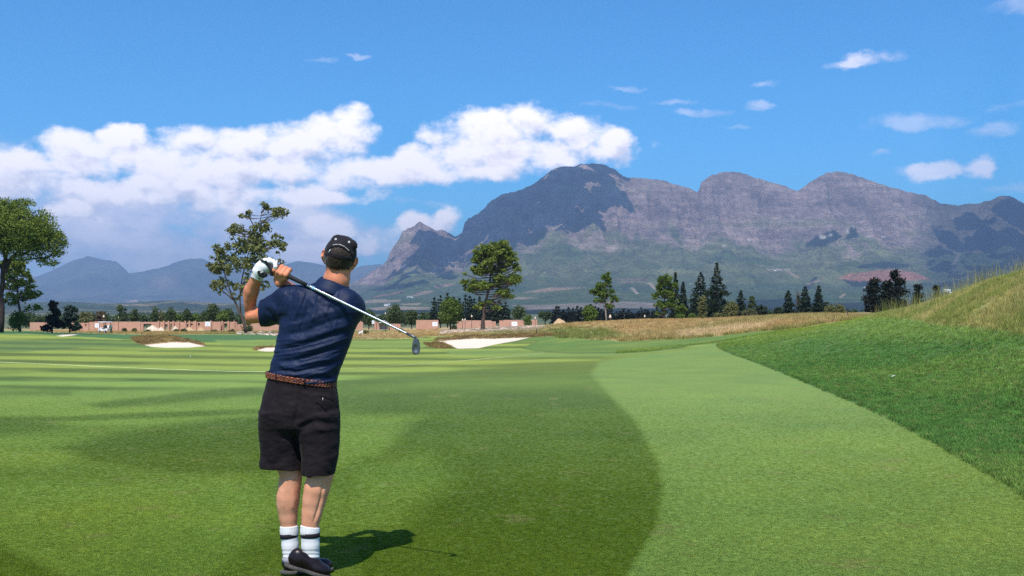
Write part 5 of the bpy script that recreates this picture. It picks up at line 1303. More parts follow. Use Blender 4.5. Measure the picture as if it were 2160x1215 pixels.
patch('strap_emblem', [(550, 575, 1.5), (554, 573.5, 1.8)], mat('emblem_grey', (.45, .45, .42), .5), .006, 2, glove)
patch('cuff_edge', [(528, 573, 1.0), (535, 574, 1.1), (540, 580, 1.2), (548, 589, 1.2)], M_black, -.006, 2, glove)

# --- club
cA = Pm(572, 565, -.036); cB = Pm(874, 711, -.235); cd_ = (cB-cA); cl = np.linalg.norm(cd_); cd_ = cd_/cl
club = empty('golf_club', cA, 'iron golf club with black grip and bright steel shaft held across the golfer\'s back', 'golf club')
def CPt(px): # point on the shaft line at picture column px
    t = (px-572)/(874-572.); return cA+(cB-cA)*t
v, f = tube(np.array([CPt(560), CPt(566), CPt(600), CPt(630), CPt(651)]), np.array([.0145, .0145, .0125, .0108, .0098]), 16); mk('grip', v, f, M_grip, club)
v, f = tube(np.array([CPt(651), CPt(653)]), np.array([.0102, .0102]), 14); mk('grip_cap', v, f, M_steel, club)
pts = [CPt(x) for x in np.linspace(652, 868, 40)]; rd = list(np.linspace(.0086, .0054, 40))
v, f = tube(np.array(pts), rd, 18); shaft = mk('shaft', v, f, M_steel, club)
v, f = tube(np.array([CPt(662), CPt(666)]), .0086, 14); mk('shaft_band', v, f, mat('pale_blue_band', (.20, .50, .75), .4), shaft)
v, f = tube(np.array([CPt(858), CPt(872), Pm(877, 714, -.240)]), np.array([.0066, .0072, .0078]), 14); mk('hosel', v, f, M_iron, club)
# head: blade outline in the picture plane, given its thickness
g = Grid(Pm(858, 760, -.29), Pm(900, 700, -.18), .0013)
hd = [(713,873,881,.007),(718,871,884.2,.007),(724,869.5,885.6,.0075),(730,868.8,886.2,.008),(738,868.4,886.4,.0088),(743,869.2,885.6,.0095),(746.5,871.6,883.4,.0095),(748.5,875,880.5,.009)]
rz_ = sorted(hd, key=lambda q: -q[0]); zs_ = np.array([Pm(877, q[0], -.24)[2] for q in rz_]); YY = YM-.24
xl = np.array([at(q[1], q[0], YY)[0] for q in rz_]); xr = np.array([at(q[2], q[0], YY)[0] for q in rz_]); tk = np.array([q[3] for q in rz_])
def blade(x, y, z):
    zf = z.ravel(); a_, b_, t_ = [np.interp(zf, zs_, q).reshape(z.shape) for q in (xl, xr, tk)]
    c = (a_+b_)/2; hw_ = (b_-a_)/2; yc = YY+(x-c)*.35
    d1 = (np.abs(x-c)-hw_); d2 = np.abs(y-yc)-t_*(.75+.35*(x-c)/hw_); dz_ = np.maximum(z-zs_[-1], zs_[0]-z)
    d = np.maximum(np.maximum(d1, d2), dz_); return d+.0012
g.put(blade, g.lo, g.lo+g.n*g.h)
g.ell(Pm(877, 735, -.249), np.array([5.6, 3.2, 8.6])*K, .003, None, 's')
V, F = g.mesh(); V = relax(V, F, 2, .5); hdm = mk('club_head', V, F, M_iron, club)
v, f = tube(np.array([Pm(874, 741, -.246), Pm(880, 741, -.244)]), .0012, 6); mk('head_lettering', v, f, mat('worn_paint', (.5, .5, .48), .6), hdm)

# ------------------------------------------------------------------ building plots beyond the course
def brickfn(nt, b):
    co = coord(nt); x, y, z = sep(nt, co)
    br = nt.nodes.new('ShaderNodeTexBrick'); nt.links.new(xyz(nt, x, z, 0.0).s, br.inputs['Vector'])
    br.inputs['Color1'].default_value = (.50, .235, .165, 1); br.inputs['Color2'].default_value = (.42, .18, .12, 1); br.inputs['Mortar'].default_value = (.50, .38, .30, 1)
    br.inputs['Scale'].default_value = 1.0; br.inputs['Brick Width'].default_value = .24; br.inputs['Row Height'].default_value = .085; br.inputs['Mortar Size'].default_value = .012
    n = noise(nt, co, 1.2, 5, .65)
    c = mix(nt, n.step(.4, .7)*.45, N(nt, br.outputs[0]), (.58, .38, .28))
    nt.links.new(c.s, b.inputs['Base Color']); b.inputs['Roughness'].default_value = .95; b.inputs['Specular IOR Level'].default_value = .1
M_brick = mat('red_brick', fn=brickfn)
M_green = mat('green_paint', (.030, .075, .050), .6, var=.15, scale=3)
M_navy = mat('dark_door_paint', (.018, .024, .035), .6, var=.2, scale=3)
M_board = mat('white_board', (.80, .80, .84), .6)
M_grey = mat('grey_sheet', (.30, .29, .28), .7, var=.15, scale=2)
M_sandp = mat('pale_sand', (.62, .50, .38), .95, var=.15, scale=2, bmp=.6, bscale=4, bdist=.1)
M_earth = mat('brown_earth', (.46, .31, .18), .95, var=.2, scale=2, bmp=.6, bscale=4, bdist=.1)
M_wood = mat('weathered_timber', (.50, .40, .28), .9, var=.25, scale=6)
M_darkpost = mat('dark_post', (.05, .04, .035), .8)
def wx(px, d): return at(float(px), 655., float(d))[0]
def wz(py, d): return at(1080., float(py), float(d))[2]
def pbox(x0, x1, y0, y1, d, th=.3, off=0.0):
    X0, X1 = wx(x0, d), wx(x1, d); Z1, Z0 = wz(y0, d), wz(y1, d)
    return box(((X0+X1)/2, d+off, (Z0+Z1)/2), (X1-X0, th, Z1-Z0))
def wall(x0, x1, top, bot, d, label, holes=(), parts=(), jag=(), group='unfinished brick walls of the building plots', pill=()):
    root = empty('brick_wall', (wx((x0+x1)/2, d), d, wz(bot, d)), label, 'wall', group)
    ps = []; xs = sorted(set([x0, x1]+[h[0] for h in holes]+[h[1] for h in holes]+[j[0] for j in jag]+[j[1] for j in jag]))
    for a, b in zip(xs[:-1], xs[1:]):
        m = (a+b)/2; t = top-sum(j[2] for j in jag if j[0] <= m <= j[1])
        hs = [h for h in holes if h[0] <= m <= h[1]]
        if not hs: ps.append(pbox(a, b, t, bot+3, d))
        for h in hs:
            if h[2]-t > .6: ps.append(pbox(a, b, t, h[2], d))
            if bot-h[3] > .6: ps.append(pbox(a, b, h[3], bot+3, d))
    v, f = join(ps); mk('masonry', v, f, M_brick, root, smooth=False)
    for px in pill:
        v, f = pbox(px-1.4, px+1.4, top-2.2, bot+3, d, .45, -.22); mk('pillar', v, f, M_brick, root, smooth=False)
    for (nm, a, b, t, bo, m) in parts:
        v, f = pbox(a, b, t, bo, d, .10, -.06); mk(nm, v, f, m, root, smooth=False)
    return root
wall(64, 100, 680, 697, 214, 'low pale brick wall left of the dark twin trees')
wall(150, 188, 681, 698, 216, 'brick wall with two small window openings right of the dark twin trees', holes=[(168,171.5,683,688),(180,183,683,687.5)])
wall(188, 243, 679, 694, 222, 'brick wall directly behind the golf cart', parts=[('door', 190,198.5,685,693.5,M_navy),('panel', 232,243,681,693,M_green)], jag=[(200,212,1)])
wall(243, 297, 678.5, 695, 220, 'long plain brick wall right of the golf cart with a dark doorway', parts=[('door',243.5,252,681.5,694,M_navy)])
wall(297, 332, 679, 696, 228, 'dim brick shed front with a wide dark opening behind the pale sand heap', holes=[(303,320,683,697)])
wall(330, 388, 679, 697, 222, 'brick wall with rows of projecting pillars in the middle of the left plots', pill=(336,347,357,367,378), holes=[(349,354,684,698),(360,364,683,698)])
wall(388, 430, 679, 696, 222, 'brick wall with ragged top and small openings, left of the white notice board', pill=(392,401,414), holes=[(403,407,682,686.5),(418,422,681,687),(395,398,683,690)], jag=[(388,396,-1.5),(408,414,1.2)])
wall(430, 466, 678.5, 697, 221, 'brick wall holding a teal door right of the white notice board', parts=[('door',452,458.5,682.5,694,mat('teal_door', (.04,.12,.12), .6)),('shutter',460.5,464.5,686,692.5,M_brick)], pill=(446,))
wall(466, 500, 679, 697, 222, 'brick wall between two tall pillars close to the golfer\'s elbow', pill=(470,483,495), holes=[(473,480,682,698)])
wall(500, 592, 682, 699, 224, 'low broken brick wall behind the golfer\'s raised elbow', jag=[(500,530,-2),(545,566,1.5)])
wall(752, 766, 679, 694, 222, 'short brick stub touching the golfer\'s right side', jag=[(756,762,2)])
wall(790, 800, 680, 693, 221, 'narrow brick pier beside a small white board', pill=(793,))
wall(820, 845, 683, 694, 224, 'low brick wall right of the grey shed')
wall(878, 925, 675, 692, 220, 'clean brick wall with a white board at its right end, left of the round tree')
wall(964, 1038, 677, 693, 214, 'long brick wall behind the trunk of the middle pine', jag=[(972,1036,1.2)])
wall(1053, 1106, 676, 690, 214, 'brick wall with a white board, right of the middle pine', jag=[(1062,1100,1.0)])
wall(1121, 1133, 674, 689, 214, 'short tall brick pier right of the small green bush')
wall(1036, 1046, 678, 692, 216, 'narrow brick end wall with a dark gate beside it', parts=[('gate',1041,1046,679,690,M_navy)])
def board(x0, x1, y0, y1, d, base, label):
    r = empty('notice_board', (wx((x0+x1)/2, d), d, wz(base, d)), label, 'sign', 'white notice boards at the building plots')
    v, f = pbox(x0, x1, y0, y1, d, .06); mk('panel', v, f, M_board, r, smooth=False)
    for x in (x0+1, x1-1):
        v, f = tube(np.array([[wx(x, d), d+.08, wz(base, d)-.5], [wx(x, d), d+.08, wz(y0, d)]]), .05, 6); mk('post', v, f, M_wood, r)
    mk('print', *join([pbox(x0+(x1-x0)*.35, x0+(x1-x0)*.65, y0+(y1-y0)*(.35+.18*i), y0+(y1-y0)*(.42+.18*i), d, .02, -.042) for i in range(2)]), mat('faint_print', (.5,.52,.6), .7), r, smooth=False)
for b in [(200.5,210,682,691,205,698,'white notice board directly left of the golf cart'), (433,444,678.5,688,212,698,'white notice board on the pillared brick wall left of the golfer'),
          (784.5,790,676,683,212,695,'small white board beside the golfer\'s right shoulder blade'), (912,923,679,688,205,693,'white notice board in front of the clean brick wall'),
          (1079,1091,678.5,688.5,205,691,'white notice board right of the middle pine')]: board(*b)
r = empty('shed', (wx(808, 222), 222, wz(692, 222)), 'small grey shed with a pale sloping roof right of the golfer', 'shed')
v, f = pbox(800, 816, 681, 695, 222, 2.0, 1.0); mk('wall', v, f, M_grey, r, smooth=False)
v, f = tube(np.array([[wx(798.5,221),221.,wz(681,221)],[wx(808,221),221.,wz(676,221)],[wx(817,221),221.,wz(681,221)]]), .12, 4)
a = np.array([[wx(x, 221), 220.5+2.8*k, wz(y, 221)] for k in (0, 1) for x, y in ((798.5,681.3),(808,675.8),(817.5,681.3),(808,681.0))])
mk('roof', a, [np.array([[0,1,5,4],[1,2,6,5]]), np.array([[0,3,1],[1,3,2],[4,5,7],[5,6,7]])], mat('pale_roof', (.55,.52,.48), .7), r, smooth=False)
def heap(px, top, bot, hw, d, m, label, seed, group=None, name='sand_heap'):
    n = 22; th = np.arange(36)*2*np.pi/36; q = np.linspace(0, 1, n); x0 = wx(px, d); z0 = wz(bot, d); k = d/FOC
    R_, T_ = np.meshgrid(q, th, indexing='ij'); xx = R_*np.cos(T_)*hw*k; yy = R_*np.sin(T_)*hw*k*.8
    z = (bot-top)*k*np.clip(1-R_**1.9, 0, 1)**1.15*(0.8+.45*fbm(xx/1.3+seed, yy/1.3, 3, seed))
    o = mk(name, np.stack([x0+xx, d+yy, z0-.3+z+.3*(1-R_)], -1).reshape(-1, 3), grid_faces(n, 36, True), m, loc=(x0, d, z0))
    tag(o, label, 'heap', group)
heap(322, 686, 697, 19, 205, M_sandp, 'pale sand heap, the largest left of the golfer', 3, 'heaps of building sand'); heap(340, 690, 697, 10, 204, M_sandp, 'low shoulder heap leaning on the largest pale sand heap', 5, 'heaps of building sand')
heap(370, 688, 698, 9, 205, M_sandp, 'small pale sand heap in front of the brick pillars', 4, 'heaps of building sand'); heap(400, 689, 697, 14, 205, M_earth, 'low brown rubble mound below the ragged wall', 6, 'heaps of building sand')
heap(424, 690, 697, 11, 206, M_earth, 'low brown mound below the white notice board wall', 8, 'heaps of building sand')
heap(1181, 673, 690, 21, 190, M_earth, 'conical brown earth heap in front of the dark conifer row', 7)
rng = np.random.default_rng(9); ps = []
for i in range(520):
    px = rng.uniform(930, 1150); py = rng.uniform(688.5, 701)
    if i > 400: px = rng.uniform(500, 600); py = rng.uniform(686, 700)
    d = rng.uniform(150, 185); s = rng.uniform(.12, .5); c = np.array([wx(px, d), d, gz(wx(px, d), d)])
    v, f = box((0, 0, 0), (s*1.6, s*1.2, s*.8), rng.uniform(0, 3)); v = v*(1+.25*rng.normal(size=v.shape)); ps.append((v+c, f))
v, f = join(ps); tag(mk('rubble', v, f, mat('pale_rubble', (.60,.47,.37), .95, var=.3, scale=1.5), smooth=False), kind='stuff')
for (px, py, s, lab) in [(219,667.5,1.2,'thin post with a pale conical cap above the golf cart roof'), (250,669.5,.8,'thin post with a dull yellow cap in front of the oval green tree'), (813,661,.8,'thin post with a small cap before the rounded dark tree'),
    (945,659,1.1,'thin post with an orange-yellow cap in front of the dense round tree'), (995,667,1.0,'thin post with a pale cap left of the middle pine'), (1129,671,1.0,'thin post with a pale cap above the brown earth heap\'s left'),
    (1287,668,1.6,'thin post with the largest pinkish cone cap, on the dry grass bank'), (1360,667,1.0,'thin post with a white cap before the long dark row'), (976,675,1.0,'left of two low posts with white caps by the long brick wall'), (981,674.5,1.0,'right of two low posts with white caps by the long brick wall')]:
    d = 200 if px < 1200 else 135; k = d/FOC; X0 = wx(px, d); Zt = wz(py, d); zg = gz(X0, d)
    r = empty('marker_post', (X0, d, zg), lab, 'post', 'marker posts with conical caps')
    v, f = tube(np.array([[X0, d, zg-.3], [X0, d, Zt]]), .045, 6); mk('pole', v, f, M_darkpost, r)
    v, f = lathe([(.001, 3.2*s*k), (1.1*s*k, 1.2*s*k), (2.0*s*k, -1.8*s*k), (.001, -2.0*s*k)], 12, (X0, d, Zt)); mk('cap', v, f, mat('cap_paint', (.85,.70,.55) if px != 250 else (.5,.48,.22), .6), r)
# golf cart
d = 166.0; cx = wx(222.5, d); cz = gz(cx, d)
cart = empty('golf_cart', (cx, d, cz), 'small white golf cart with a flat roof parked at the far edge of the grass', 'golf cart')
def rotp(vf, a=R(-38)):
    v, f = vf; ca, sa = math.cos(a), math.sin(a); return np.c_[v[:, 0]*ca-v[:, 1]*sa+cx, v[:, 0]*sa+v[:, 1]*ca+d, v[:, 2]+cz], f
M_cart = mat('white_cart_body', (.78,.78,.80), .35, spec=.5); M_tyre = mat('black_tyre', (.015,.014,.016), .9)
g = Grid((-1.4, -.75, 0), (1.4, .75, 1.2), .04)
g.put(lambda x, y, z: np.maximum(np.maximum(np.abs(x+.85)-.40, np.abs(y)-.42), np.abs(z-.66)-.20)-.05, g.lo, g.lo+g.n*g.h); g.put(lambda x, y, z: np.maximum(np.maximum(np.abs(x)-1.15, np.abs(y)-.40), np.abs(z-.46)-.05)-.04, g.lo, g.lo+g.n*g.h, .05)
g.put(lambda x, y, z: np.maximum(np.maximum(np.abs(x-.55)-.45, np.abs(y)-.42), np.abs(z-.60)-.14)-.05, g.lo, g.lo+g.n*g.h, .05)
v, f = g.mesh(); mk('body', *rotp((v, f)), M_cart, cart)
v, f = box((0, 0, 1.82), (1.85, 1.2, .13)); mk('roof', *rotp((v, f)), M_cart, cart, smooth=False)
for sx in (-.80, .72):
    for sy in (-.5, .5):
        v, f = tube(np.array([[sx-(.15 if sx < 0 else 0), sy, .75], [sx, sy, 1.78]]), .045, 6); mk('roof_pillar', *rotp((v, f[0])), M_darkpost, cart)
v, f = join([box((.25, 0, .82), (.5, 1.05, .12)), box((.52, 0, 1.08), (.1, 1.05, .42))]); mk('seat', *rotp((v, f[0])), mat('seat_vinyl', (.10,.09,.08), .6), cart, smooth=False)
for sx in (-.85, .80):
    for sy in (-.54, .54):
        v, f = lathe([(.001, -.09), (.19, -.09), (.23, -.05), (.23, .05), (.19, .09), (.001, .09)], 18); v = np.c_[v[:, 0]+sx, v[:, 2]+sy, v[:, 1]+.23]
        wh = mk('wheel', *rotp((v, f)), M_tyre, cart)
        v, f = lathe([(.001, -.10), (.10, -.10), (.10, .10), (.001, .10)], 12); v = np.c_[v[:, 0]+sx, v[:, 2]+sy, v[:, 1]+.23]; mk('rim', *rotp((v, f)), M_cart, wh)
v, f = tube(np.array([[-.5, -.2, .75], [-.3, -.2, 1.05]]), .02, 6); mk('steering_column', *rotp((v, f[0])), M_darkpost, cart)
for sy, m, lab in ((-.26, M_cart, 'white golf bag strapped on the back of the cart'), (.26, mat('green_bag', (.10,.17,.14), .7), 'grey-green golf bag behind the white one on the cart')):
    v, f = join([tube(np.array([[1.20, sy, .45], [1.28, sy, .9], [1.30, sy, 1.28]]), np.array([.15, .16, .14]), 12), tube(np.array([[1.30, sy-.05, 1.25], [1.34, sy-.06, 1.5]]), .03, 6), tube(np.array([[1.30, sy+.05, 1.25], [1.36, sy+.07, 1.45]]), .03, 6)])
    vv, _ = rotp((v, f)); o = mk('golf_bag', vv, f, m, loc=tuple(vv.mean(0))); tag(o, lab, 'golf bag')
# flag on the far green, rope, small things on the grass
d = 148.; X0 = wx(765, d); zg = gz(X0, d); r = empty('golf_flag', (X0, d, zg), 'small white pennant on a thin stick at the far green, right of the golfer', 'flag')
v, f = tube(np.array([[X0, d, zg], [X0, d, wz(696, d)]]), .022, 6); mk('flagstick', v, f, M_board, r)
q = np.array([[X0-.02-(.52*t)*(1), d+.05*math.sin(t*6), wz(697+3.5*s+3.2*t, d)] for t in np.linspace(0, 1, 7) for s in np.linspace(0, 1+.2*t, 3)]); v = np.r_[q, q+[0, .015, 0]]
ff = grid_faces(7, 3); mk('pennant', v, np.r_[ff, ff[:, ::-1]+21], M_board, r, smooth=False)
pts = []
for px, py in [(-260,757),(-120,760),(0,765),(120,770),(250,776),(330,779.5),(400,782),(480,784.5),(560,785.5),(640,784),(720,780),(830,773),(900,768),(960,763),(1010,759),(1060,755),(1105,750.5),(1150,745)]: pts.append(hit(px, py)+np.array([0, 0, .012]))
pts = np.array(pts); tt = np.linspace(0, 1, len(pts)); t2 = np.linspace(0, 1, 260); P = np.stack([np.interp(t2, tt, pts[:, 0]), np.interp(t2, tt, pts[:, 1])], 1)
for _ in range(6): P[1:-1] = (P[:-2]+P[1:-1]*2+P[2:])/4
P = np.c_[P, ground(P[:, 0], P[:, 1])+.02]; v, f = tube(P, .011, 6)
tag(mk('rope', v, f, mat('pale_yellow_rope', (.62,.66,.34), .8, var=.25, scale=.3), loc=tuple(P[130])), 'long thin pale rope lying across the lower fairway', 'rope')
def small_ball(px, py, r, label):
    p = hit(px, py); v, f = lathe([(r*math.sin(a), -r*math.cos(a)) for a in np.linspace(.001, math.pi-.001, 12)], 16, (p[0], p[1], p[2]+r)); tag(mk('golf_ball', v, f, M_board, loc=tuple(p)), label, 'golf ball')
small_ball(402, 753, .028, 'white golf ball on the lower fairway left of the golfer')
p = hit(1884, 800); v, f = box((0, 0, 0), (.055, .03, .006), .3); v[:, 2] += .008*np.sin(v[:, 0]*40); tag(mk('paper_scrap', v+p+[0, 0, .06], f, M_board, smooth=False, loc=tuple(p)), 'tiny white scrap of paper on the green rough slope', 'paper')
for (a, b, c_, e, lab) in [(1806,664,1830,668,'front short end of pale timber lying on the dry mound crest'), (1822,662.5,1852,667,'long pale timber beam lying on the dry mound crest')]:
    p0 = hit(a, b); p1 = hit(c_, e); p1 = np.array([wx(c_, p0[1]), p0[1]-1.0, 0]); p1[2] = gz(p1[0], p1[1]); v, f = tube(np.array([p0+[0, 0, .12], p1+[0, 0, .16]]), .11, 8); tag(mk('timber_beam', v, f, M_wood, loc=tuple(p0)), lab, 'timber')
for px, h_ in ((1132, 10), (1160, 9), (1788, 13)):
    d = 118. if px < 1500 else 95.; X0 = wx(px, d); zg = gz(X0, d)
    o = mk('fence_post', *tube(np.array([[X0, d, zg-.2], [X0, d, zg+h_*d/FOC]]), .05, 6), M_darkpost, loc=(X0, d, zg)); tag(o, {1132: 'dark thin post just right of the short brick pier', 1160: 'dark thin post left of the brown earth heap', 1788: 'pale thin post on the dry mound right of the olive bush'}[px], 'post')
# farmhouses in the valley
M_hw = mat('limewash', (.8,.8,.8), .8); M_hr = mat('dark_thatch', (.15,.13,.12), .9)
for (px, py, w_, h_, lab) in [(866,628.5,12,5,'far white farmhouse on the valley fields right of the golfer\'s head'), (815,645,9,5,'far white farmhouse near the tan fields above the dark trees'), (822,643,5,4,'tiny outbuilding beside the far farmhouse above the dark trees'),
    (1995,614,14,6,'far pale farm buildings beyond the weedy bank'), (2003,621,8,5,'low far outbuilding beyond the weedy bank'), (1961,640,11,4,'far white roofed barn at the top of the weedy bank edge'), (1822,608,6,3,'tiny white farmhouse below the red ploughed hill'), (1632,572,5,3,'tiny white house on the hillside by the tan terraces')]:
    i_ = np.argmin((MPX-px)**2+(MPY-py)**2+(MV[..., 1] < 2450)*1e6); P_ = MV.reshape(-1, 3)[i_]; k = P_[1]/FOC
    r = empty('farmhouse', tuple(P_), lab, 'house', 'farm buildings far off in the valley')
    v, f = box(P_+[0, -20, h_*k*.25], (w_*k, w_*k*.4, h_*k*.6)); mk('wall', v, f, M_hw, r, smooth=False)
    z0 = P_[2]+h_*k*.55; a = w_*k/2*1.05; b_ = w_*k*.22; y0 = P_[1]-20; z1 = z0+h_*k*.4
    v = np.array([[P_[0]-a, y0-b_, z0], [P_[0]+a, y0-b_, z0], [P_[0]+a, y0+b_, z0], [P_[0]-a, y0+b_, z0], [P_[0]-a*.9, y0, z1], [P_[0]+a*.9, y0, z1]])
    mk('roof', v, [np.array([[0, 1, 5, 4], [2, 3, 4, 5], [0, 3, 2, 1]]), np.array([[1, 2, 5], [3, 0, 4]])], M_hr if px < 1900 else M_hw, r, smooth=False)

# ------------------------------------------------------------------ grass: uncountable blades, instanced
def blades(n, h, spread, width, lean, seed, seg=3):
    rng = np.random.default_rng(seed); Vs = []; Fs = []; c = 0
    for i in range(n):
        a = rng.uniform(0, 2*np.pi); r = spread*math.sqrt(rng.random()); p = np.array([r*math.cos(a), r*math.sin(a), -h*.1]); hh = h*rng.uniform(.5, 1.1)
        ld = rng.uniform(0, 2*np.pi); l = lean*hh*rng.uniform(.3, 1.2); sd = np.array([-math.sin(ld), math.cos(ld), 0])*width*rng.uniform(.7, 1.2)
        for k in range(seg+1):
            t = k/seg; q = p+np.array([math.cos(ld)*l*t*t, math.sin(ld)*l*t*t, hh*t*(1-.15*t)]); w_ = sd*(1-t)**.7
            if k < seg: Vs += [q-w_, q+w_]
            else: Vs.append(q)
        for k in range(seg-1): Fs.append([c+2*k, c+2*k+1, c+2*k+3, c+2*k+2])
        Fs.append([c+2*seg-2, c+2*seg-1, c+2*seg, c+2*seg]); c += 2*seg+1
    q = np.array([f for f in Fs if f[2] != f[3]]); t = np.array([f[:3] for f in Fs if f[2] == f[3]])
    return np.array(Vs), [q, t] if len(q) else [t]
def grassfn(nt, b):
    n = nt.nodes.new('ShaderNodeAttribute'); n.attribute_type = 'INSTANCER'; n.attribute_name = 'tint'
    g = nt.nodes.new('ShaderNodeObjectInfo'); rr_ = N(nt, g.outputs['Random'])
    f = rr_*0.3+0.88
    c = mix(nt, 1.0, N(nt, n.outputs['Color']), xyz(nt, f, f, f), 'MULTIPLY')
    nt.links.new(c.s, b.inputs['Base Color']); b.inputs['Roughness'].default_value = .6; b.inputs['Specular IOR Level'].default_value = .12
    tr = nt.nodes.new('ShaderNodeBsdfTranslucent'); nt.links.new(c.s, tr.inputs[0]); ms = nt.nodes.new('ShaderNodeMixShader'); ms.inputs[0].default_value = .3
    nt.links.new(b.outputs[0], ms.inputs[1]); nt.links.new(tr.outputs[0], ms.inputs[2]); nt.links.new(ms.outputs[0], nt.nodes['Material Output'].inputs[0])
M_blade = mat('grass_blade', fn=grassfn)
def scatter(name, src, P, tint, smin, smax, seed):
    me = bpy.data.meshes.new(name); me.vertices.add(len(P)); me.vertices.foreach_set('co', np.asarray(P, np.float32).ravel())
    at_ = me.attributes.new('tint', 'FLOAT_COLOR', 'POINT'); at_.data.foreach_set('color', np.c_[tint, np.ones(len(P))].astype(np.float32).ravel())
    o = link(name, me); tag(o, kind='stuff')
    ng = bpy.data.node_groups.new(name, 'GeometryNodeTree'); ng.interface.new_socket('Geometry', in_out='INPUT', socket_type='NodeSocketGeometry'); ng.interface.new_socket('Geometry', in_out='OUTPUT', socket_type='NodeSocketGeometry')
    gi = ng.nodes.new('NodeGroupInput'); go = ng.nodes.new('NodeGroupOutput'); ip = ng.nodes.new('GeometryNodeInstanceOnPoints'); oi = ng.nodes.new('GeometryNodeObjectInfo'); oi.inputs[0].default_value = src
    rv = ng.nodes.new('FunctionNodeRandomValue'); rv.data_type = 'FLOAT_VECTOR'; rv.inputs[0].default_value = (-.12, -.12, 0); rv.inputs[1].default_value = (.12, .12, 6.283); rv.inputs['Seed'].default_value = seed
    rs = ng.nodes.new('FunctionNodeRandomValue'); rs.data_type = 'FLOAT'; rs.inputs[2].default_value = smin; rs.inputs[3].default_value = smax; rs.inputs['Seed'].default_value = seed+1
    L = ng.links.new; L(gi.outputs[0], ip.inputs['Points']); L(oi.outputs['Geometry'], ip.inputs['Instance']); L(rv.outputs[0], ip.inputs['Rotation']); L(rs.outputs[1], ip.inputs['Scale']); L(ip.outputs[0], go.inputs[0])
    md = o.modifiers.new('blades', 'NODES'); md.node_group = ng
    return o
def source(name, b, loc):
    v, f = b; o = mk(name, v, f, M_blade); o.location = loc; tag(o, kind='stuff')
    try:
        a = 1
    except Exception: pass
    return o
def sample(n, px0, px1, d0, d1, keep, seed):
    rng = np.random.default_rng(seed); px = rng.uniform(px0, px1, n); d = np.exp(rng.uniform(math.log(d0), math.log(d1), n)); X_ = (px-1080)/FOC*d; Z_ = ground(X_, d)
    c, m = ground_colour(X_, d, Z_); pxx, pyy = proj(np.stack([X_, d, Z_], -1)); k = keep(pxx, pyy, c, m, d)
    return np.stack([X_, d, Z_], -1)[k], c[k], m[k], rng
def unsafe(pxx, pyy, m): return m[:, 1] < .3
src_t = source('turf_tuft', blades(14, .0065, .016, .0011, .6, 1, 2), (3.0, 4.0, gz(3.0, 4.0)))
_r = np.random.default_rng(5).random(760000)
P, c, m, g_ = sample(760000, -60, 2220, 4.2, 20, lambda a, b, c, m, d: (m[:, 0] < .35) & (_r[:len(d)] < 1.1*(6.0/np.maximum(d, 6))*(1-sstep(12, 20, d))), 11)
gv = (1+.27*g_.normal(size=(len(P), 1))*np.minimum(1, 7.0/P[:, 1:2])**1.3).clip(.35, 2.0); yl = g_.random((len(P), 1)) < .10
cc = c*np.array([1.36, 1.30, 1.7])*gv; cc = np.where(yl, cc*np.array([1.5, 1.15, 1.0]), cc)
scatter('mown_grass', src_t, P, cc, .6, 1.2, 3)
src_r = source('rough_tuft', blades(26, .055, .06, .0022, .8, 2, 2), (6.5, 9.0, gz(6.5, 9.0)))
P, c, m, g_ = sample(150000, 1300, 2330, 6, 62, lambda a, b, c, m, d: (m[:, 0] > .5) & (m[:, 2] < .5), 12)
cc = c*np.array([1.7, 1.55, 2.1])*(1+.36*g_.normal(size=(len(P), 1))).clip(.45, 1.9); cc = np.where(g_.random((len(P), 1)) < .06, np.array([.30, .28, .10]), cc)
scatter('rough_grass', src_r, P, cc, .6, 1.35, 5)
src_w = source('weed_tuft', blades(22, .36, .10, .0045, .55, 3, 3), (13.0, 22.0, gz(13.0, 22.0)))
P, c, m, g_ = sample(42000, 1820, 2400, 12, 60, lambda a, b, c, m, d: inpoly(a, b, WEED, 14, 1.5) > g_w, 13) if False else (None,)*4
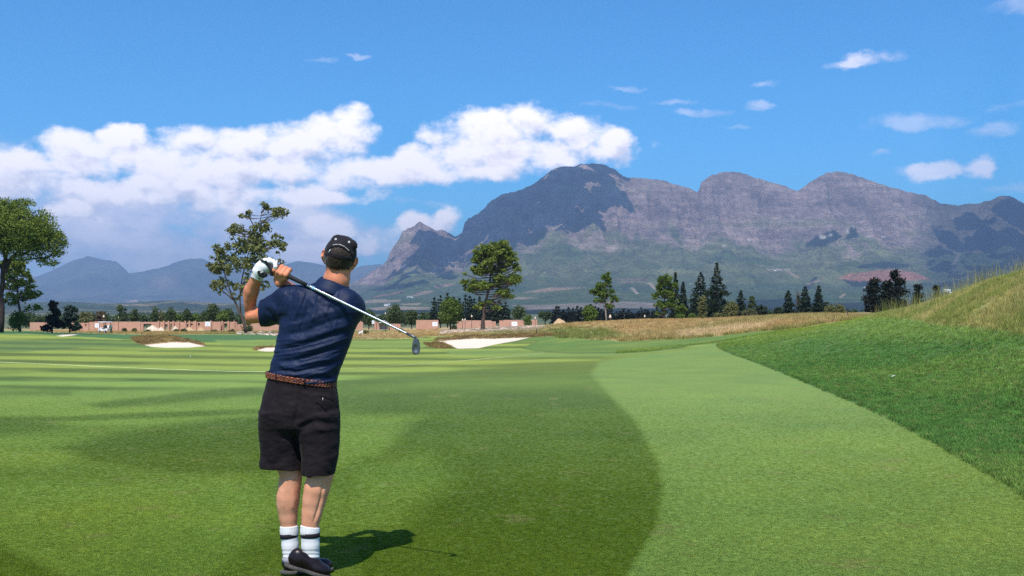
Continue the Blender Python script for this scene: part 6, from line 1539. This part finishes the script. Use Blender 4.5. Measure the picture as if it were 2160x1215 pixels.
def weeds(n, seed, lim):
    rng = np.random.default_rng(seed); px = rng.uniform(1820, 2420, n); d = np.exp(rng.uniform(math.log(11), math.log(62), n)); X_ = (px-1080)/FOC*d; Z_ = ground(X_, d)
    a, b = proj(np.stack([X_, d, Z_], -1)); w_ = inpoly(a+60*(fbm(X_/3, d/3, 4, 41)-.5), b, WEED, 16, 1.5); k = (w_ > rng.random(n)*.8+.15) & (fbm(X_/2.2, d/2.2, 4, 61) > lim)
    return np.stack([X_, d, Z_], -1)[k], rng
P, rng = weeds(80000, 13, .28)
t = rng.random((len(P), 1)); pn = fbm(P[:, 0]/2.5, P[:, 1]/2.5, 4, 71)[:, None]; t = np.clip(t*.6+(pn-.35)*1.4, 0, 1)
scatter('tall_weeds', src_w, P, (np.array([.16, .25, .04])*(1-t)+np.array([.56, .46, .18])*t)*(.7+.6*rng.random((len(P), 1))), .18, .62, 7)
src_s = source('seed_stalk', blades(5, .75, .10, .0035, .35, 4, 4), (12.6, 24.5, gz(12.6, 24.5)))
P, rng = weeds(4000, 14, .48)
t = rng.random((len(P), 1)); scatter('seed_stalks', src_s, P, np.array([.16, .20, .04])*(1-t)+np.array([.40, .34, .14])*t, .5, 1.25, 9)
src_d = source('dry_tuft', blades(20, .38, .22, .012, .7, 5, 2), (20.0, 95.0, gz(20.0, 95.0)))
P, c, m, g_ = sample(70000, -100, 2200, 55, 215, lambda a, b, c, m, d: (m[:, 0] > .6) & (m[:, 1] < .1) & ((m[:, 2] > .4) | (c[:, 0] > c[:, 1])), 15)
scatter('dry_grass', src_d, P, c*(.75+.65*g_.random((len(P), 1))), .4, 1.25, 11)
M_low = None
P, c, m, g_ = sample(120000, 260, 1220, 95, 135, lambda a, b, c, m, d: np.max([inpoly(a, b, q, 1.0, 1.5) for q in FACE], 0) > .5, 16)
cl = np.clip(fbm(P[:, 0]/.9, P[:, 1]/.9, 4, 88)*2.6-.85, 0, 1)[:, None]
scatter('bunker_grass', src_d, P, (np.array([.10, .055, .022])+np.array([.50, .36, .12])*cl*(.4+.6*g_.random((len(P), 1)))), .12, .36, 13)
